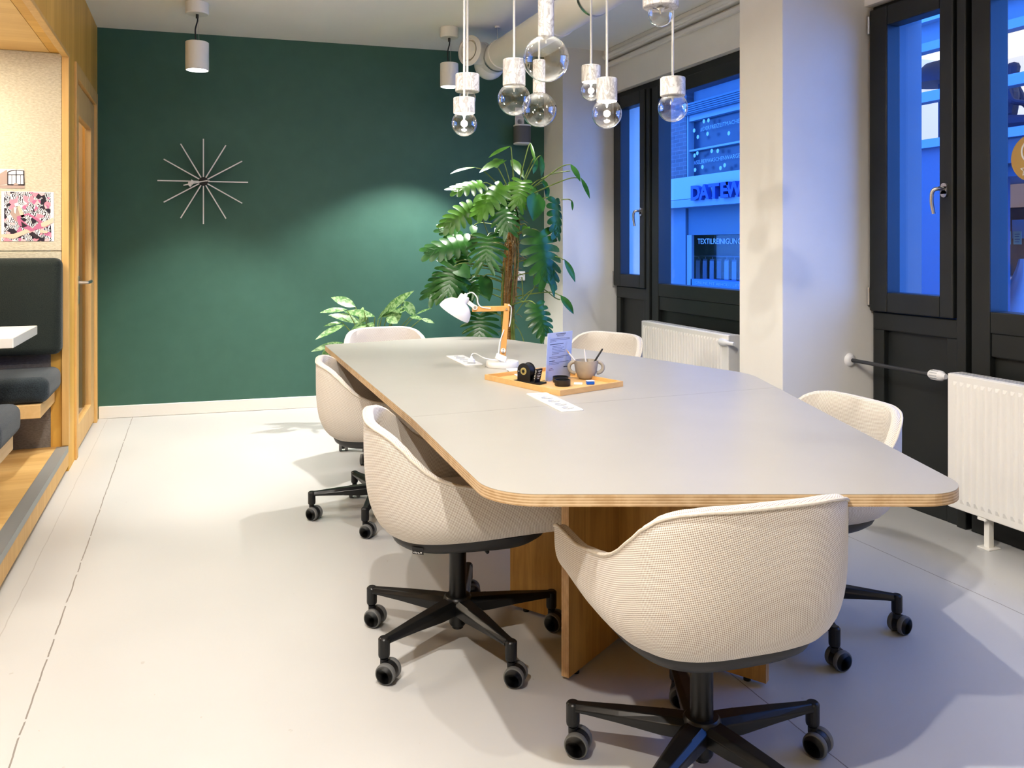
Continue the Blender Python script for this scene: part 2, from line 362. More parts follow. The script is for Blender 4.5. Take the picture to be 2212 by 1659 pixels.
# ---- timber partition on the left: cladding with niche opening and door opening
NY0, NY1, NZ0, NZ1 = .6, 5.363, .147, 2.384
w = MB(); T = .09
w.box((XW-T,YB,0),(XW,NY0,CZ)); w.box((XW-T,NY0,NZ1),(XW,NY1,CZ)); w.box((XW-T,NY1+.0,0),(XW,5.62,CZ)); w.box((XW-T,5.62,2.40),(XW,6.80,CZ)); w.box((XW-T,6.80,0),(XW,6.884,CZ))
struct('wall_left', w, 'oak')
w = MB(); w.box((-2.45,YB,0),(-2.35,7.1,CZ)); struct('wall_far_left', w, 'white_paint')
w = MB(); w.box((-2.36,NY1+.002,0),(XW-T,NY1+.06,CZ)); struct('wall_niche_end', w, 'felt_grey')
w = MB(); w.box((-2.35,NY0,NZ1-.002),(XW-T-.001,NY1,NZ1+.03)); struct('trim_niche_soffit', w, 'oak_soffit')
w = MB(); w.box((XW-.03,NY1-.034,NZ0+.006),(XW+.006,NY1+.010,NZ1)); w.box((XW-.03,NY0,NZ1-.022),(XW+.006,NY1-.034,NZ1)); struct('trim_niche_frame', w, 'oak_trim', bevel=.002)
w = MB(); w.box((-2.36,NY0-.1,.02),(XW-.045,NY1,.145)); struct('floor_niche', w, 'oak_floor')
w = MB(); w.box((XW-.045,NY0-.1,.03),(XW+.0,NY1-.002,.140)); struct('trim_platform_front', w, 'oak_trim')
w = MB(); w.box((XW-.055,NY0-.1,.141),(XW+.004,NY1-.036,.151)); w.box((XW+.0005,NY0-.1,.118),(XW+.004,NY1-.036,.141)); struct('trim_platform_edge', w, 'metal_strip')
struct('wall_cabin_end', MB().box((-2.34,6.835,0),(XW-.065,6.86,2.9)), noisy('cabin_wall', (.55,.42,.27), (.62,.49,.33), 4, rough=.7))
# felt wall panels (upper two)
w = MB(); w.box((-2.35,NY1-.028,1.262),(XW-.032,NY1,NZ1-.003)); w.box((-2.35,NY1-.028,1.16),(XW-.032,NY1,1.258)); struct('trim_felt_panel', w, 'felt', bevel=.002)
# door
d = MB(); y0, y1 = 5.62, 6.80
d.box((XW-.06,y0,0),(XW+.012,y0+.07,2.40)); d.box((XW-.06,y1-.07,0),(XW+.012,y1,2.40)); d.box((XW-.06,y0+.07,2.31),(XW+.012,y1-.07,2.40))
dr = struct('door_1', d, 'oak_trim', bevel=.003)
d = MB(); a, b_ = y0+.075, y1-.075; gy0, gy1 = 5.86, 6.54
d.box((XW-.045,a,.02),(XW-.005,gy0,2.30)); d.box((XW-.045,gy1,.02),(XW-.005,b_,2.30)); d.box((XW-.045,gy0,.02),(XW-.005,gy1,.17)); d.box((XW-.045,gy0,2.11),(XW-.005,gy1,2.30))
lf = obj('door_leaf', d, 'oak_door', dr, bevel=.003)
obj('pane', MB().box((XW-.03,gy0-.01,.16),(XW-.022,gy1+.01,2.12)), 'door_glass', lf)
h = MB(); h.smooth = True; h.box((XW-.006,5.775,.93),(XW+.004,5.815,1.10)); h.cyl((XW,5.795,1.06),(XW+.055,5.795,1.06),.010); h.tube(spline([(XW+.05,5.795,1.06),(XW+.055,5.83,1.06),(XW+.055,5.96,1.06),(XW+.045,5.975,1.06)],4),.010,10)
obj('door_handle', h, 'chrome', lf, smooth=True)
# sockets and switch on the green wall
def wall_plate(px, py, n, label, kind):
    p = gw(px, py, .006); t = thing('wall_socket' if kind == 's' else 'light_switch', tuple(p), label, 'socket' if kind == 's' else 'switch', math.atan2(gd.y, gd.x))
    Mx = WM[t.name]
    for i in range(n):
        z = -i*.081
        fr = obj('cover_plate', MB().box((-.04,-.012,z-.04),(.04,.004,z+.04), Mx), 'white_plastic', t, bevel=.004)
        if kind == 's':
            m2 = MB(); m2.lathe([(.021,0),(.021,.004),(.019,.004),(.019,-.0)],24, Mx @ Matrix.Translation((0,-.012,z)) @ Matrix.Rotation(PI/2,4,'X')); m2.cyl(Mx @ Vector((-.009,-.0125,z)), Mx @ Vector((-.009,-.0145,z)),.0035); m2.cyl(Mx @ Vector((.009,-.0125,z)), Mx @ Vector((.009,-.0145,z)),.0035)
            obj('outlet', m2, 'ink_grey', fr)
        else:
            obj('rocker', MB().box((-.028,-.017,z-.028),(-.001,-.011,z+.028), Mx).box((.001,-.017,z-.028),(.028,-.011,z+.028), Mx), 'white_plastic', fr, bevel=.002)
    return t
wall_plate(1122, 243, 2, 'white double socket high on green wall above the speaker', 's')
wall_plate(1124, 596, 1, 'white switch plate low on green wall behind the monstera', 'w')
sp = gw(1128, 289, .10); sw_ = thing('wall_speaker', (sp.x, sp.y, sp.z-.09), 'grey rounded wall speaker with white top and base beside the corner', 'speaker', math.atan2(gd.y, gd.x)); Mx = WM[sw_.name]
def rrect(w_, h_, r, n=6):
    out = []
    for cx_, cy_, a0 in ((w_/2-r,h_/2-r,0),(-w_/2+r,h_/2-r,90),(-w_/2+r,-h_/2+r,180),(w_/2-r,-h_/2+r,270)):
        for k in range(n+1): a_ = math.radians(a0+90*k/n); out.append((cx_+r*math.cos(a_), cy_+r*math.sin(a_)))
    return out
obj('grille', MB().prism(rrect(.14,.13,.05), .012, .15, mtx=Mx), 'speaker_grey', sw_, smooth=True)
obj('top_plate', MB().prism(rrect(.142,.132,.05), .15, .163, mtx=Mx), 'white_plastic', sw_, bevel=.003)
obj('base_plate', MB().prism(rrect(.142,.132,.05), 0, .012, mtx=Mx), 'white_plastic', sw_, bevel=.003)
obj('bracket', MB().box((-.03,.06,.05),(.03,.099,.12), Mx), 'white_plastic', sw_)
# ================================================================ ventilation duct
du = thing('ventilation_duct', (2.13,6.0,2.68), 'white round ventilation duct running under the ceiling towards the windows', 'duct')
D = MB(); D.smooth = True; r = .105; ax, az = 2.10, 2.685
D.cyl((ax,5.95,az),(ax,.2,az),r,n=40)
obj('pipe', D, 'white_metal', du, smooth=True)
for i, y in enumerate((5.72, 4.70, 3.4)):
    c = MB(); c.smooth = True; c.lathe([(r,-.03),(r+.006,-.026),(r+.006,.026),(r,.03)],40, Matrix.Translation((ax,y,az)) @ Matrix.Rotation(PI/2,4,'X')); obj('collar', c, 'white_metal', du, smooth=True)
c = MB(); c.smooth = True
c.lathe(sphere_prof(r+.012,14), 40, Matrix.Translation((ax-.0,5.98,az-.02))); obj('elbow', c, 'white_metal', du, smooth=True)
c = MB(); c.smooth = True; q = Vector((-.85,-.50,.02)).normalized(); o0 = Vector((ax,5.95,az+.03))
nz = q.to_track_quat('Z','Y').to_matrix().to_4x4(); nozl = Matrix.Translation(o0) @ nz
c.lathe([(.085,0),(.085,.20),(.088,.20),(.088,.235),(.082,.235)],36,nozl); c.lathe([(.088,.09),(.092,.095),(.092,.11),(.088,.115)],36,nozl); nb = obj('branch_pipe', c, 'white_metal', du, smooth=True)
c = MB(); c.smooth = True; c.lathe([(.078,.232),(.112,.236),(.112,.244),(.086,.262),(.078,.25)],36,nozl, closed=True); c.lathe([(0,.238),(.062,.24),(.066,.25),(.05,.262),(0,.268)],36,nozl); obj('air_valve', c, 'white_metal', nb, smooth=True)
obj('valve_gap', MB().lathe([(0,.228),(.084,.228),(.084,.232),(0,.232)],36,nozl), 'black_gap', nb)
for y in (5.80, 4.2, 2.6):
    c = MB(); c.cyl((ax,y,az+r),(ax,y,CZ),.004); c.lathe([(r+.004,-.012),(r+.004,.012)],40, Matrix.Translation((ax,y,az)) @ Matrix.Rotation(PI/2,4,'X')); obj('hanger', c, 'chrome', du)
c = MB(); c.cyl((ax,5.80,CZ-.012),(ax,5.80,CZ),.02); obj('hanger_plate', c, 'white_metal', du)
# ================================================================ radiators
def radiator(name, y_far, y_near, label, valve, feet):
    x0, x1, z0, z1 = 3.13, 3.225, .135, .725; t = thing(name, (3.18,(y_far+y_near)/2,0), label, 'radiator')
    b = MB(); b.box((x0,y_near,z0),(x0+.016,y_far,z1)); b.box((x1-.014,y_near,z0),(x1,y_far,z1)); n = int((y_far-y_near-.05)/.0345)
    obj('panel', b, 'radiator', t, bevel=.005)
    b = MB()
    for k in range(n):
        y = y_far-.04-k*.0345; w2 = .0105
        vs = [(x0,y-w2,z0+.03),(x0,y+w2,z0+.03),(x0,y+w2,z1-.03),(x0,y-w2,z1-.03),(x0-.007,y-w2*.45,z0+.05),(x0-.007,y+w2*.45,z0+.05),(x0-.007,y+w2*.45,z1-.045),(x0-.007,y-w2*.45,z1-.045)]
        b.add(vs, [(4,5,6,7),(0,1,5,4),(1,2,6,5),(2,3,7,6),(3,0,4,7)])
    rb = obj('ribbing', b, 'radiator', t); 
    obj('side_cover', MB().box((x0+.005,y_far-.004,z0+.01),(x1-.003,y_far+.002,z1)), 'radiator', t)
    obj('side_cover', MB().box((x0+.005,y_near-.002,z0+.01),(x1-.003,y_near+.004,z1)), 'radiator', t)
    g = MB(); g.box((x0+.012,y_near,z1-.006),(x1-.008,y_far,z1+.002)); g.cur = 1
    k = 0; y = y_far-.02
    while y > y_near+.02:
        for j in range(3): g.box((x0+.025+j*.022,y-.006,z1+.0015),(x0+.037+j*.022,y+.004,z1+.0028))
        y -= .017
    obj('top_grille', g, ['radiator','grille'], t)
    for y in feet:
        c = MB(); c.box((x0+.03,y-.012,0),(x0+.06,y+.012,z0+.05)); c.box((x0+.0,y-.02,z0-.012),(x1-.02,y+.02,z0)); c.box((x0+.01,y-.03,0),(x0+.08,y+.03,.006)); obj('foot', c, 'radiator', t, bevel=.002)
    if valve == 'far':
        ys, zs = y_far, .700; c = MB(); c.smooth = True; Mv = Matrix.Translation((x0+.045,ys+.10,zs)) @ Matrix.Rotation(PI/2,4,'X')
        c.lathe([(0,-.038),(.016,-.036),(.021,-.028),(.023,-.005),(.023,.03),(.017,.04),(.012,.045),(.012,.052),(0,.052)],24,Mv)
        v = obj('thermostat_valve', c, 'white_plastic', t, smooth=True)
        c = MB()
        for k in range(12): a_ = k*PI/6; c.box((.0225,-.0015,-.02),(.0245,.0015,.02), Mv @ Matrix.Rotation(a_,4,'Z'))
        obj('slots', c, 'ink_grey', v)
        pr = ony(1835,777,3.386); c = MB(); c.smooth = True; c.tube([(x0+.045,ys+.14,zs-.002),(pr.x,3.386,pr.z)],.0095,12); obj('pipe', c, 'pan', t, smooth=True)
        c = MB(); c.smooth = True; c.lathe([(.01,0),(.034,0),(.03,.012),(.018,.02),(.01,.02)],28, Matrix.Translation((pr.x,3.386,pr.z)) @ Matrix.Rotation(PI/2,4,'X')); obj('pipe_rosette', c, 'white_plastic', t, smooth=True)
    else:
        ys, zs = y_near, .70; c = MB(); c.smooth = True; pv = Vector((x0+.0,ys+.03,zs))
        Mv = Matrix.Translation((x0-.01,ys+.02,zs-.02)) @ Matrix.Rotation(PI/2+.0,4,'X')
        c.lathe([(0,-.05),(.016,-.048),(.022,-.04),(.023,.0),(.019,.02),(.012,.03),(.012,.10),(0,.10)],24,Mv)
        obj('thermostat_valve', c, 'white_plastic', t, smooth=True)
    return t
radiator('radiator', 5.483, 4.40, 'cream ribbed radiator under the far window behind the table', 'near', (5.2,4.7))
radiator('radiator', 2.77, 1.15, 'large cream ribbed radiator under the near window with grey pipe', 'far', (2.60,1.4))
# ================================================================ booth in the niche
def bench(y0, y1, back_y, label):
    t = thing('bench', (-1.5,(y0+y1)/2,.147), label, 'bench')
    obj('seat_board', MB().box((-2.33,y0,.405),(-.735,y1,.475)), 'oak_light', t, bevel=.003)
    c = MB(); c.box((-2.33,y0+.01,.477),(-.70,y1-.0,.612)); obj('seat_cushion', c, 'seat_fabric', t, bevel=.045, seg=5, smooth=True)
    obj('support', MB().box((-2.2,y0+.10,.147),(-.95,y1-.01,.405)), 'felt_grey', t)
    if back_y: obj('backrest_cushion', MB().box((-2.33,back_y-.115,.685),(-.69,back_y,1.222)), 'dark_fabric', t, bevel=.04, seg=5, smooth=True)
    return t
bench(4.86, 5.33, 5.333, 'dark upholstered bench with tall back cushion against the felt wall')
bench(3.70, 4.165, None, 'dark blue bench cushion on timber board at the left frame edge')
t = thing('booth_table', (-1.5,4.5,.147), 'white topped table in the timber niche above the bench', 'table')
obj('tabletop', MB().box((-2.33,4.20,.842),(-.74,4.80,.887)), 'white_top', t, bevel=.003)
obj('leg', MB().box((-1.75,4.46,.147),(-1.67,4.54,.842)), 'white_metal', t); obj('foot', MB().box((-2.0,4.3,.147),(-1.4,4.7,.16)), 'white_metal', t)
# prints pinned on the felt
PY = NY1-.03
def flat(pts, y, k=0): return [ (p.x, y-k*.0006, p.z) for p in pts]
def px_poly(mb, pts, k, cur):
    mb.cur = cur; q = [ony(x, y, PY) for x, y in pts]; vs = flat(q, PY, k); mb.add(vs, [list(range(len(vs)))])
ink = mat('print_black', (.03,.02,.03), .6); pk = mat('print_pink', (.75,.30,.38), .6); mg = mat('print_magenta', (.50,.16,.28), .6); skin = mat('print_skin', (.85,.55,.42), .6); cr = mat('print_cream', (.90,.84,.76), .6); brn = mat('print_taupe', (.42,.32,.28), .6)
def tropical():
    m = mat('print_tropical', (.8,.4,.4), .6); v = coords(m, (1,0,1)); vo = N(m, 'ShaderNodeTexVoronoi'); vo.inputs['Scale'].default_value = 42; L(m, v, vo.inputs['Vector'])
    wv = N(m, 'ShaderNodeTexWave'); wv.inputs['Scale'].default_value = 38; wv.inputs['Distortion'].default_value = 14; L(m, v, wv.inputs['Vector'])
    s = N(m, 'ShaderNodeSeparateXYZ'); L(m, vo.outputs['Color'], s.inputs[0])
    r1 = ramp(m, s.outputs[0], [(.0,(.78,.28,.36)),(.3,(.88,.48,.50)),(.5,(.02,.015,.03)),(.7,(.50,.16,.30)),(.85,(.85,.75,.72))]); r1.color_ramp.interpolation = 'CONSTANT'
    r2 = ramp(m, wv.outputs['Fac'], [(.42,(.02,.015,.03)),(.5,(1,.95,.92))])
    k = mathn(m, 'GREATER_THAN', s.outputs[1], .5); mx = N(m, 'ShaderNodeMixRGB'); L(m, k, mx.inputs[0]); L(m, r1.outputs[0], mx.inputs[1]); L(m, r2.outputs[0], mx.inputs[2])
    L(m, mx.outputs[0], bsdf(m).inputs['Base Color']); return m
trop = tropical()
MTS = [M['paper_white'], trop, skin, ink, mg, cr, pk, brn]
p = MB(); px_poly(p, [(3,413),(116,415),(117,521),(3,521)],0,0); px_poly(p, [(9,414),(110,416),(109,470),(112,521),(5,521),(9,495)],1,1)
px_poly(p, [(30,438),(45,428),(60,430),(75,445),(92,468),(75,472),(50,462)],2,1); px_poly(p, [(26,450),(40,448),(48,470),(34,478),(22,462)],2,7)
px_poly(p, [(37,446),(43,445),(54,468),(50,473),(44,466)],3,2); px_poly(p, [(36,468),(62,460),(92,478),(94,492),(66,500),(40,486)],3,4); px_poly(p, [(44,472),(60,464),(84,480),(70,494)],4,1)
px_poly(p, [(3,506),(30,505),(58,495),(66,500),(40,512),(28,516),(3,512)],4,2); px_poly(p, [(88,482),(115,470),(116,480),(98,490),(90,490)],4,2); px_poly(p, [(86,496),(104,499),(102,504),(86,503)],4,2)
px_poly(p, [(70,500),(90,514),(78,516),(62,506)],5,3); px_poly(p, [(46,478),(60,488),(48,492)],5,3); px_poly(p, [(30,448),(40,445),(36,449),(34,462),(31,459)],5,5); px_poly(p, [(31,440),(40,437),(41,446),(34,448)],5,5)
p.recalc = False
tag(obj('poster', p, MTS), 'pink and black floral fashion print pinned on beige felt', 'poster')
p = MB(); px_poly(p, [(-20,364),(52,366),(53,407),(-20,407)],0,5); px_poly(p, [(-20,382),(0,375),(15,366),(17,398),(-20,402)],1,7); px_poly(p, [(-20,401),(52,398),(53,407),(-20,406)],1,7)
px_poly(p, [(17,371),(26,368),(34,367),(52,369),(51,400),(17,400)],2,0)
for q in ([(16,372),(18,371),(18,400),(16,400)],[(34,367),(36,367),(36,400),(34,400)],[(50,369),(52,369),(53,400),(51,400)],[(16,377),(52,377),(52,378.5),(16,378.5)],[(16,371),(26,367.5),(36,366.5),(52,368.5),(52,370),(36,368),(26,369.5),(16,373)],[(25,377),(26,377),(26,398),(25,398)],[(44,377),(45,377),(45,398),(44,398)],[(17,398),(53,398),(53,401),(17,400)]): px_poly(p, q, 3, 3)
px_poly(p, [(29,400),(31,396),(34,395),(38,397),(40,400)],4,7); p.recalc = False
tag(obj('photo_print', p, MTS), 'sepia photo of a room with arched window pinned on felt', 'print')
# ================================================================ sunburst clock on the green wall
cc = gw(439.5, 392, .05); Mc = Matrix.Translation(cc) @ Matrix(((gd.x,0,-gn.x,0),(gd.y,0,-gn.y,0),(0,1,0,0),(0,0,0,1)))   # local x right, y up, z out of wall
ck = thing('wall_clock', tuple(cc), 'sunburst wall clock of twelve pale rods on green wall', 'clock')
obj('clock_body', MB().lathe([(0,-.05),(.028,-.05),(.028,-.012),(.034,-.010),(.034,.006),(0,.008)],28,Mc), 'black_plastic', ck, smooth=True)
for k in range(12):
    a_ = PI/2-k*PI/6; R_ = Mc @ Matrix.Rotation(a_,4,'Z'); le = .325
    m2 = MB(); m2.box((.034,-.0048,-.006),(le,.0048,.004), R_); m2.cur = 1; m2.box((.034,-.0045,.004),(le,.0045,.0055), R_); obj('ray', m2, ['black_plastic','pencil'], ck)
h = MB(); R_ = Mc @ Matrix.Rotation(math.radians(193),4,'Z'); h.box((-.03,-.004,.012),(.145,.004,.016), R_); h.lathe([(0,.016),(.018,.016),(.018,.019),(0,.019)],20,R_ @ Matrix.Translation((.098,0,0)) @ Matrix.Diagonal((.7,1.2,1,1))); obj('hour_hand', h, 'white_metal', ck)
h = MB(); R_ = Mc @ Matrix.Rotation(math.radians(186),4,'Z'); h.box((-.045,-.003,.020),(.10,.003,.023), R_); h.prism([(.058,0),(.083,-.022),(.088,.0),(.081,.022)],.023,.026,mtx=R_); obj('minute_hand', h, 'white_metal', ck)
# ================================================================ ceiling-hung spotlights
def spot_pendant(px, y_can, y0, y1, wpx, Z, label):
    c0 = P(px, y_can, Z); r = wpx/2*Z/FPX; top = P(px, y0, Z).z; bot = P(px, y1, Z).z
    t = thing('spotlight', (c0.x, c0.y, CZ), label, 'spotlight'); X, Y = c0.x, c0.y
    obj('canopy', MB().lathe([(0,CZ-.002),(r,CZ-.002),(r,CZ-.072),(r-.006,CZ-.078),(0,CZ-.078)],36,Matrix.Translation((X,Y,0))), 'white_metal', t, smooth=True)
    c = MB(); c.smooth = True; c.tube(spline([(X,Y,CZ-.078),(X+.002,Y,CZ-.12),(X-.012,Y,(CZ-.1+top)/2),(X-.008,Y,top)],5),.0045,8); obj('cable', c, 'black_plastic', t, smooth=True); obj('cable_gland', MB().cyl((X,Y,CZ-.105),(X,Y,CZ-.078),.009), 'black_plastic', t, smooth=True)
    obj('wire', MB().cyl((X+.012,Y,top),(X+.006,Y,CZ-.078),.001,n=6), 'chrome', t)
    obj('housing', MB().lathe([(0,top),(r-.004,top),(r,top-.004),(r,bot),(r-.006,bot),(r-.008,bot+.03),(0,bot+.031)],36,Matrix.Translation((X,Y,0))), 'white_metal', t, smooth=True)
    obj('lamp', MB().lathe([(0,bot+.006),(r*.7,bot+.006),(r*.76,bot+.012),(0,bot+.024)],30,Matrix.Translation((X,Y,0))), 'led_cool', t)
    return Vector((X, Y, bot))
S1 = spot_pendant(426, 18, 91, 152, 48, 5.56, 'white cylinder spotlight hanging by green wall above the clock')
S2 = spot_pendant(970.5, 70, 137, 188, 39.5, 6.2, 'white cylinder spotlight hanging at the green wall beside the duct')
# ================================================================ the table
TZ = .74
def tp(px, py, z=TZ): q = onz(px, py, z); return Vector((q.x, q.y))
TABLE_W = [(-1.045,4.63,.06),(-.22,5.12,.30),(.64,4.12,1.0),(1.03,3.60,.30),(1.05,1.865,.12),(-.046,1.865,.15),(-.324,2.684,2.0)]
# outline corners (px on the top surface) with corner radii; order: far-left, far, right-far, near-right, near-left
def round_poly(pts, rads, n=10):
    out = []; m_ = len(pts)
    for i in range(m_):
        p = pts[i]; a = (pts[i-1]-p).normalized(); b = (pts[(i+1)%m_]-p).normalized(); ang = a.angle(b); r = rads[i]; t = r/math.tan(ang/2)
        c = p+(a+b).normalized()*(r/math.sin(ang/2)); s = p+a*t-c; e_ = p+b*t-c; a0 = math.atan2(s.y,s.x); a1 = math.atan2(e_.y,e_.x); da = (a1-a0+PI)%(2*PI)-PI
        for k in range(n+1): q = a0+da*k/n; out.append(c+Vector((math.cos(q),math.sin(q)))*r)
    return out
corners = [cw(c[0],c[1]).xy for c in TABLE_W]
outline = round_poly(corners, [c[2] for c in TABLE_W])
if sum(outline[i-1].x*outline[i].y-outline[i].x*outline[i-1].y for i in range(len(outline))) < 0: outline.reverse()
tc = onz(1300, 900, 0); tb = thing('meeting_table', (1.2,2.8,0), 'large greige meeting table with plywood edge and rounded corners', 'table')
def inset(poly, d):
    m_ = len(poly); o = []
    for i in range(m_):
        t = (poly[(i+1)%m_]-poly[i-1]).normalized(); o.append(poly[i]+Vector((-t.y,t.x))*d)
    return o
sA, sB = tp(905,899), tp(1600,843)       # seam between the two halves
sd = (sB-sA).normalized(); sn = Vector((-sd.y, sd.x))
def clip(poly, side, gap):
    out = []; m_ = len(poly); f = lambda q: ((q-sA).dot(sn)*side - gap)
    for i in range(m_):
        a, b = poly[i], poly[(i+1)%m_]; fa, fb = f(a), f(b)
        if fa >= 0: out.append(a)
        if (fa >= 0) != (fb >= 0): out.append(a+(b-a)*(fa/(fa-fb)))
    return out
for side in (-1, 1):
    poly = clip(outline, side, .0006)
    obj('tabletop', MB().prism(poly, TZ-.028, TZ-.0012), ['ply_edge'], tb)
    obj('laminate', MB().prism(clip(inset(outline,.0005), side, .0009), TZ-.0012, TZ), 'laminate', tb)
def cross_leg(c0, d1, l1a, l1b, l2a, l2b):
    # two upright plywood panels crossing
    for (dx, la, lb) in ((d1, l1a, l1b), (Vector((-d1.y, d1.x)), l2a, l2b)):
        a = math.atan2(dx.y, dx.x); Mx = Matrix.Translation((c0.x, c0.y, 0)) @ Matrix.Rotation(a,4,'Z')
        b = MB(); z1 = TZ-.028; segs = [(-la,lb)] if dx == d1 else [(-la,-.0132),(.0132,lb)]
        for s0, s1 in segs:
            b.box((s0,-.0125,.012),(s1,.0125,z1),Mx)
        o = obj('leg_panel', b, 'ply_face', tb)
        for x_a, x_b, ln_ in ((-la-.0012,-la+.0003,la),(lb-.0003,lb+.0012,lb)):
            if ln_ > .05: obj('edge_band', MB().box((x_a,-.0126,.012),(x_b,.0126,z1),Mx), 'ply_edge_band', o)
        for s_ in (-la+.06, lb-.06): obj('glide', MB().cyl(Mx @ Vector((s_,0,0)), Mx @ Vector((s_,0,.012)), .011, n=12), 'black_plastic', tb)
def bandmat():
    # layers run parallel to the sheet faces, seen on the upright end grain
    m = mat('plywood_end', (.62,.42,.22), .5); t = N(m,'ShaderNodeTexCoord'); s = N(m,'ShaderNodeSeparateXYZ'); L(m,t.outputs['Object'],s.inputs[0])
    f = noise(m, coords(m,(1,1,.4)), 60, 4); d = mathn(m,'ADD',mathn(m,'MULTIPLY',s.outputs[0],2*PI/.006),mathn(m,'MULTIPLY',s.outputs[1],-2*PI/.016)); k = mathn(m,'ADD',mathn(m,'MULTIPLY',mathn(m,'SINE',d),.25),f)
    r = ramp(m,k,[(.25,(.44,.26,.12)),(.75,(.66,.45,.24))]); L(m,r.outputs[0],bsdf(m).inputs['Base Color']); return m
M['ply_edge_band'] = bandmat()
pa, pb = onz(1107,1303,.012), onz(1657,1473,.012); pc = onz(1221,1462,.012)
d2 = Vector((pb.x-pa.x, pb.y-pa.y)).normalized()                 # long panel seen across
d1 = Vector((-d2.y, d2.x))                                        # panel pointing at the camera
A2 = Vector((pa.x,pa.y)); C2v = Vector((pc.x,pc.y)); tpar = (C2v-A2).dot(d2); X0 = A2+d2*tpar; le = (C2v-X0).length; Ltot = (Vector((pb.x,pb.y))-A2).length
cross_leg(X0, -d1, .02+.45, le, Ltot-tpar, tpar) if False else cross_leg(X0, d1, le, .45, Ltot-tpar, tpar)
X1 = cw(-.10,4.1).xy; cross_leg(X1, d1, .30, .30, .30, .30)
# ---- socket strips let into the top
def socket_strip(pts, label):
    q = [tp(x, y) for x, y in pts]; c = sum(q, Vector((0,0)))/4; ux = ((q[1]-q[0])+(q[2]-q[3]))/2; uy = ((q[3]-q[0])+(q[2]-q[1]))/2; lx, ly = ux.length, uy.length
    a = math.atan2(uy.y, uy.x); t = thing('socket_strip', (c.x,c.y,TZ), label, 'socket', a); Mx = WM[t.name]
    obj('cover_plate', MB().prism(rrect(ly,lx,.006), .0, .004, mtx=Mx), 'white_plastic', t, bevel=.001)
    n = 4
    for k in range(n):
        x = -ly*.18+k*ly*.185; m2 = MB(); m2.smooth = True; m2.lathe([(.0205,.004),(.022,.0045),(.022,.0055),(.0195,.0055),(.0195,.0042),(0,.0042)],28,Mx @ Matrix.Translation((x,0,0))); m2.cyl(Mx @ Vector((x-.008,0,.0042)), Mx @ Vector((x-.008,0,.005)),.0032); m2.cyl(Mx @ Vector((x+.008,0,.0042)), Mx @ Vector((x+.008,0,.005)),.0032); obj('outlet', m2, 'ink_grey', t)
    for k in range(2): obj('data_port', MB().box((-ly*.42+k*.030-.0,-.010+.0,.004),(-ly*.42+k*.030+.014,.010,.0048),Mx), 'ink_grey', t)
    return t
socket_strip([(1137,852),(1180,849.6),(1261,886.5),(1213,891)], 'white socket strip set in table in front of tray')
socket_strip([(964.5,770.4),(999,768),(1042.6,787.7),(1005.7,791)], 'white socket strip in table with the lamp cable plugged in')
# ================================================================ things on the table
# tray
q = [tp(1047,820),tp(1210,856),tp(1346,835)]; q.append(q[0]+q[2]-q[1]); tr = thing('tray', (sum(v.x for v in q)/4, sum(v.y for v in q)/4, TZ), 'rectangular light oak tray in the middle of the table', 'tray')
qi = [v+((sum(q,Vector((0,0)))/4)-v)*.045 for v in q]
obj('tray_base', MB().prism(qi, TZ+.0005, TZ+.006), 'tray_wood', tr)
for i in range(4):
    a,b,c,d = q[i],q[(i+1)%4],qi[(i+1)%4],qi[i]; obj('rim', MB().prism([a,b,c,d], TZ+.0005, TZ+.021), 'tray_wood', tr)
TB = TZ+.0062
tdx = (q[2]-q[1]).normalized(); tdy = (q[0]-q[1]).normalized()
def ontray(px, py): v = onz(px, py, TB); return v
# lamp
lb = onz(1085,792,TZ); lx, ly = lb.x, lb.y; Zl = (lb-CAM).dot(FV)
lamp = thing('desk_lamp', (lx,ly,TZ), 'white desk lamp with jointed wooden arm and round base', 'lamp')
obj('base', MB().lathe([(0,TZ+.0005),(.073,TZ+.0005),(.075,TZ+.003),(.075,TZ+.022),(.073,TZ+.026),(0,TZ+.026)],40,Matrix.Translation((lx,ly,0))), 'white_metal', lamp, smooth=True)
def LP(px, py, dz=0): return P(px, py, Zl+dz)
def bar(mb, a, b, w_, t_):
    a = Vector(a); b = Vector(b); d = (b-a); n = -FV; u = d.normalized().cross(n).normalized(); mx = Matrix.Identity(4)
    for i in range(3): mx[i][0] = u[i]; mx[i][1] = n[i]; mx[i][2] = d.normalized()[i]; mx[i][3] = a[i]
    mb.box((-w_/2,-t_/2,0),(w_/2,t_/2,d.length),mx)
j0, j1, j2 = LP(1086,771), LP(1095.5,656), LP(1020,668)
o = MB(); bar(o, j0, j1, .026, .010); obj('lower_arm', o, 'lamp_wood', lamp, bevel=.002)
o = MB(); bar(o, LP(1101,666), j2, .024, .011); obj('upper_arm', o, 'lamp_wood', lamp, bevel=.002)
o = MB(); o.cyl(LP(1086,783), LP(1086,768), .008); o.cyl(LP(1087,757,-.010), LP(1087,757,.012), .011); obj('base_joint', o, 'white_metal', lamp, smooth=True)
for a_, b_, c_, d_ in ((1087,754,-.008,.003),(1087,761,-.008,.004),(1094,668,-.006,.004)): obj('screw', MB().cyl(LP(a_,b_,-.014), LP(a_,b_,c_), d_), 'chrome', lamp)
o = MB(); o.cyl(LP(1026,664,-.013), LP(1026,664,.010), .012); bar(o, LP(1026,664,-.008), LP(1008,650,-.006), .018, .006); hj = obj('head_joint', o, 'white_metal', lamp, smooth=True)
o = MB(); o.cyl(LP(1026,664,-.016), LP(1026,664,-.012), .006); obj('head_screw', o, 'chrome', lamp)
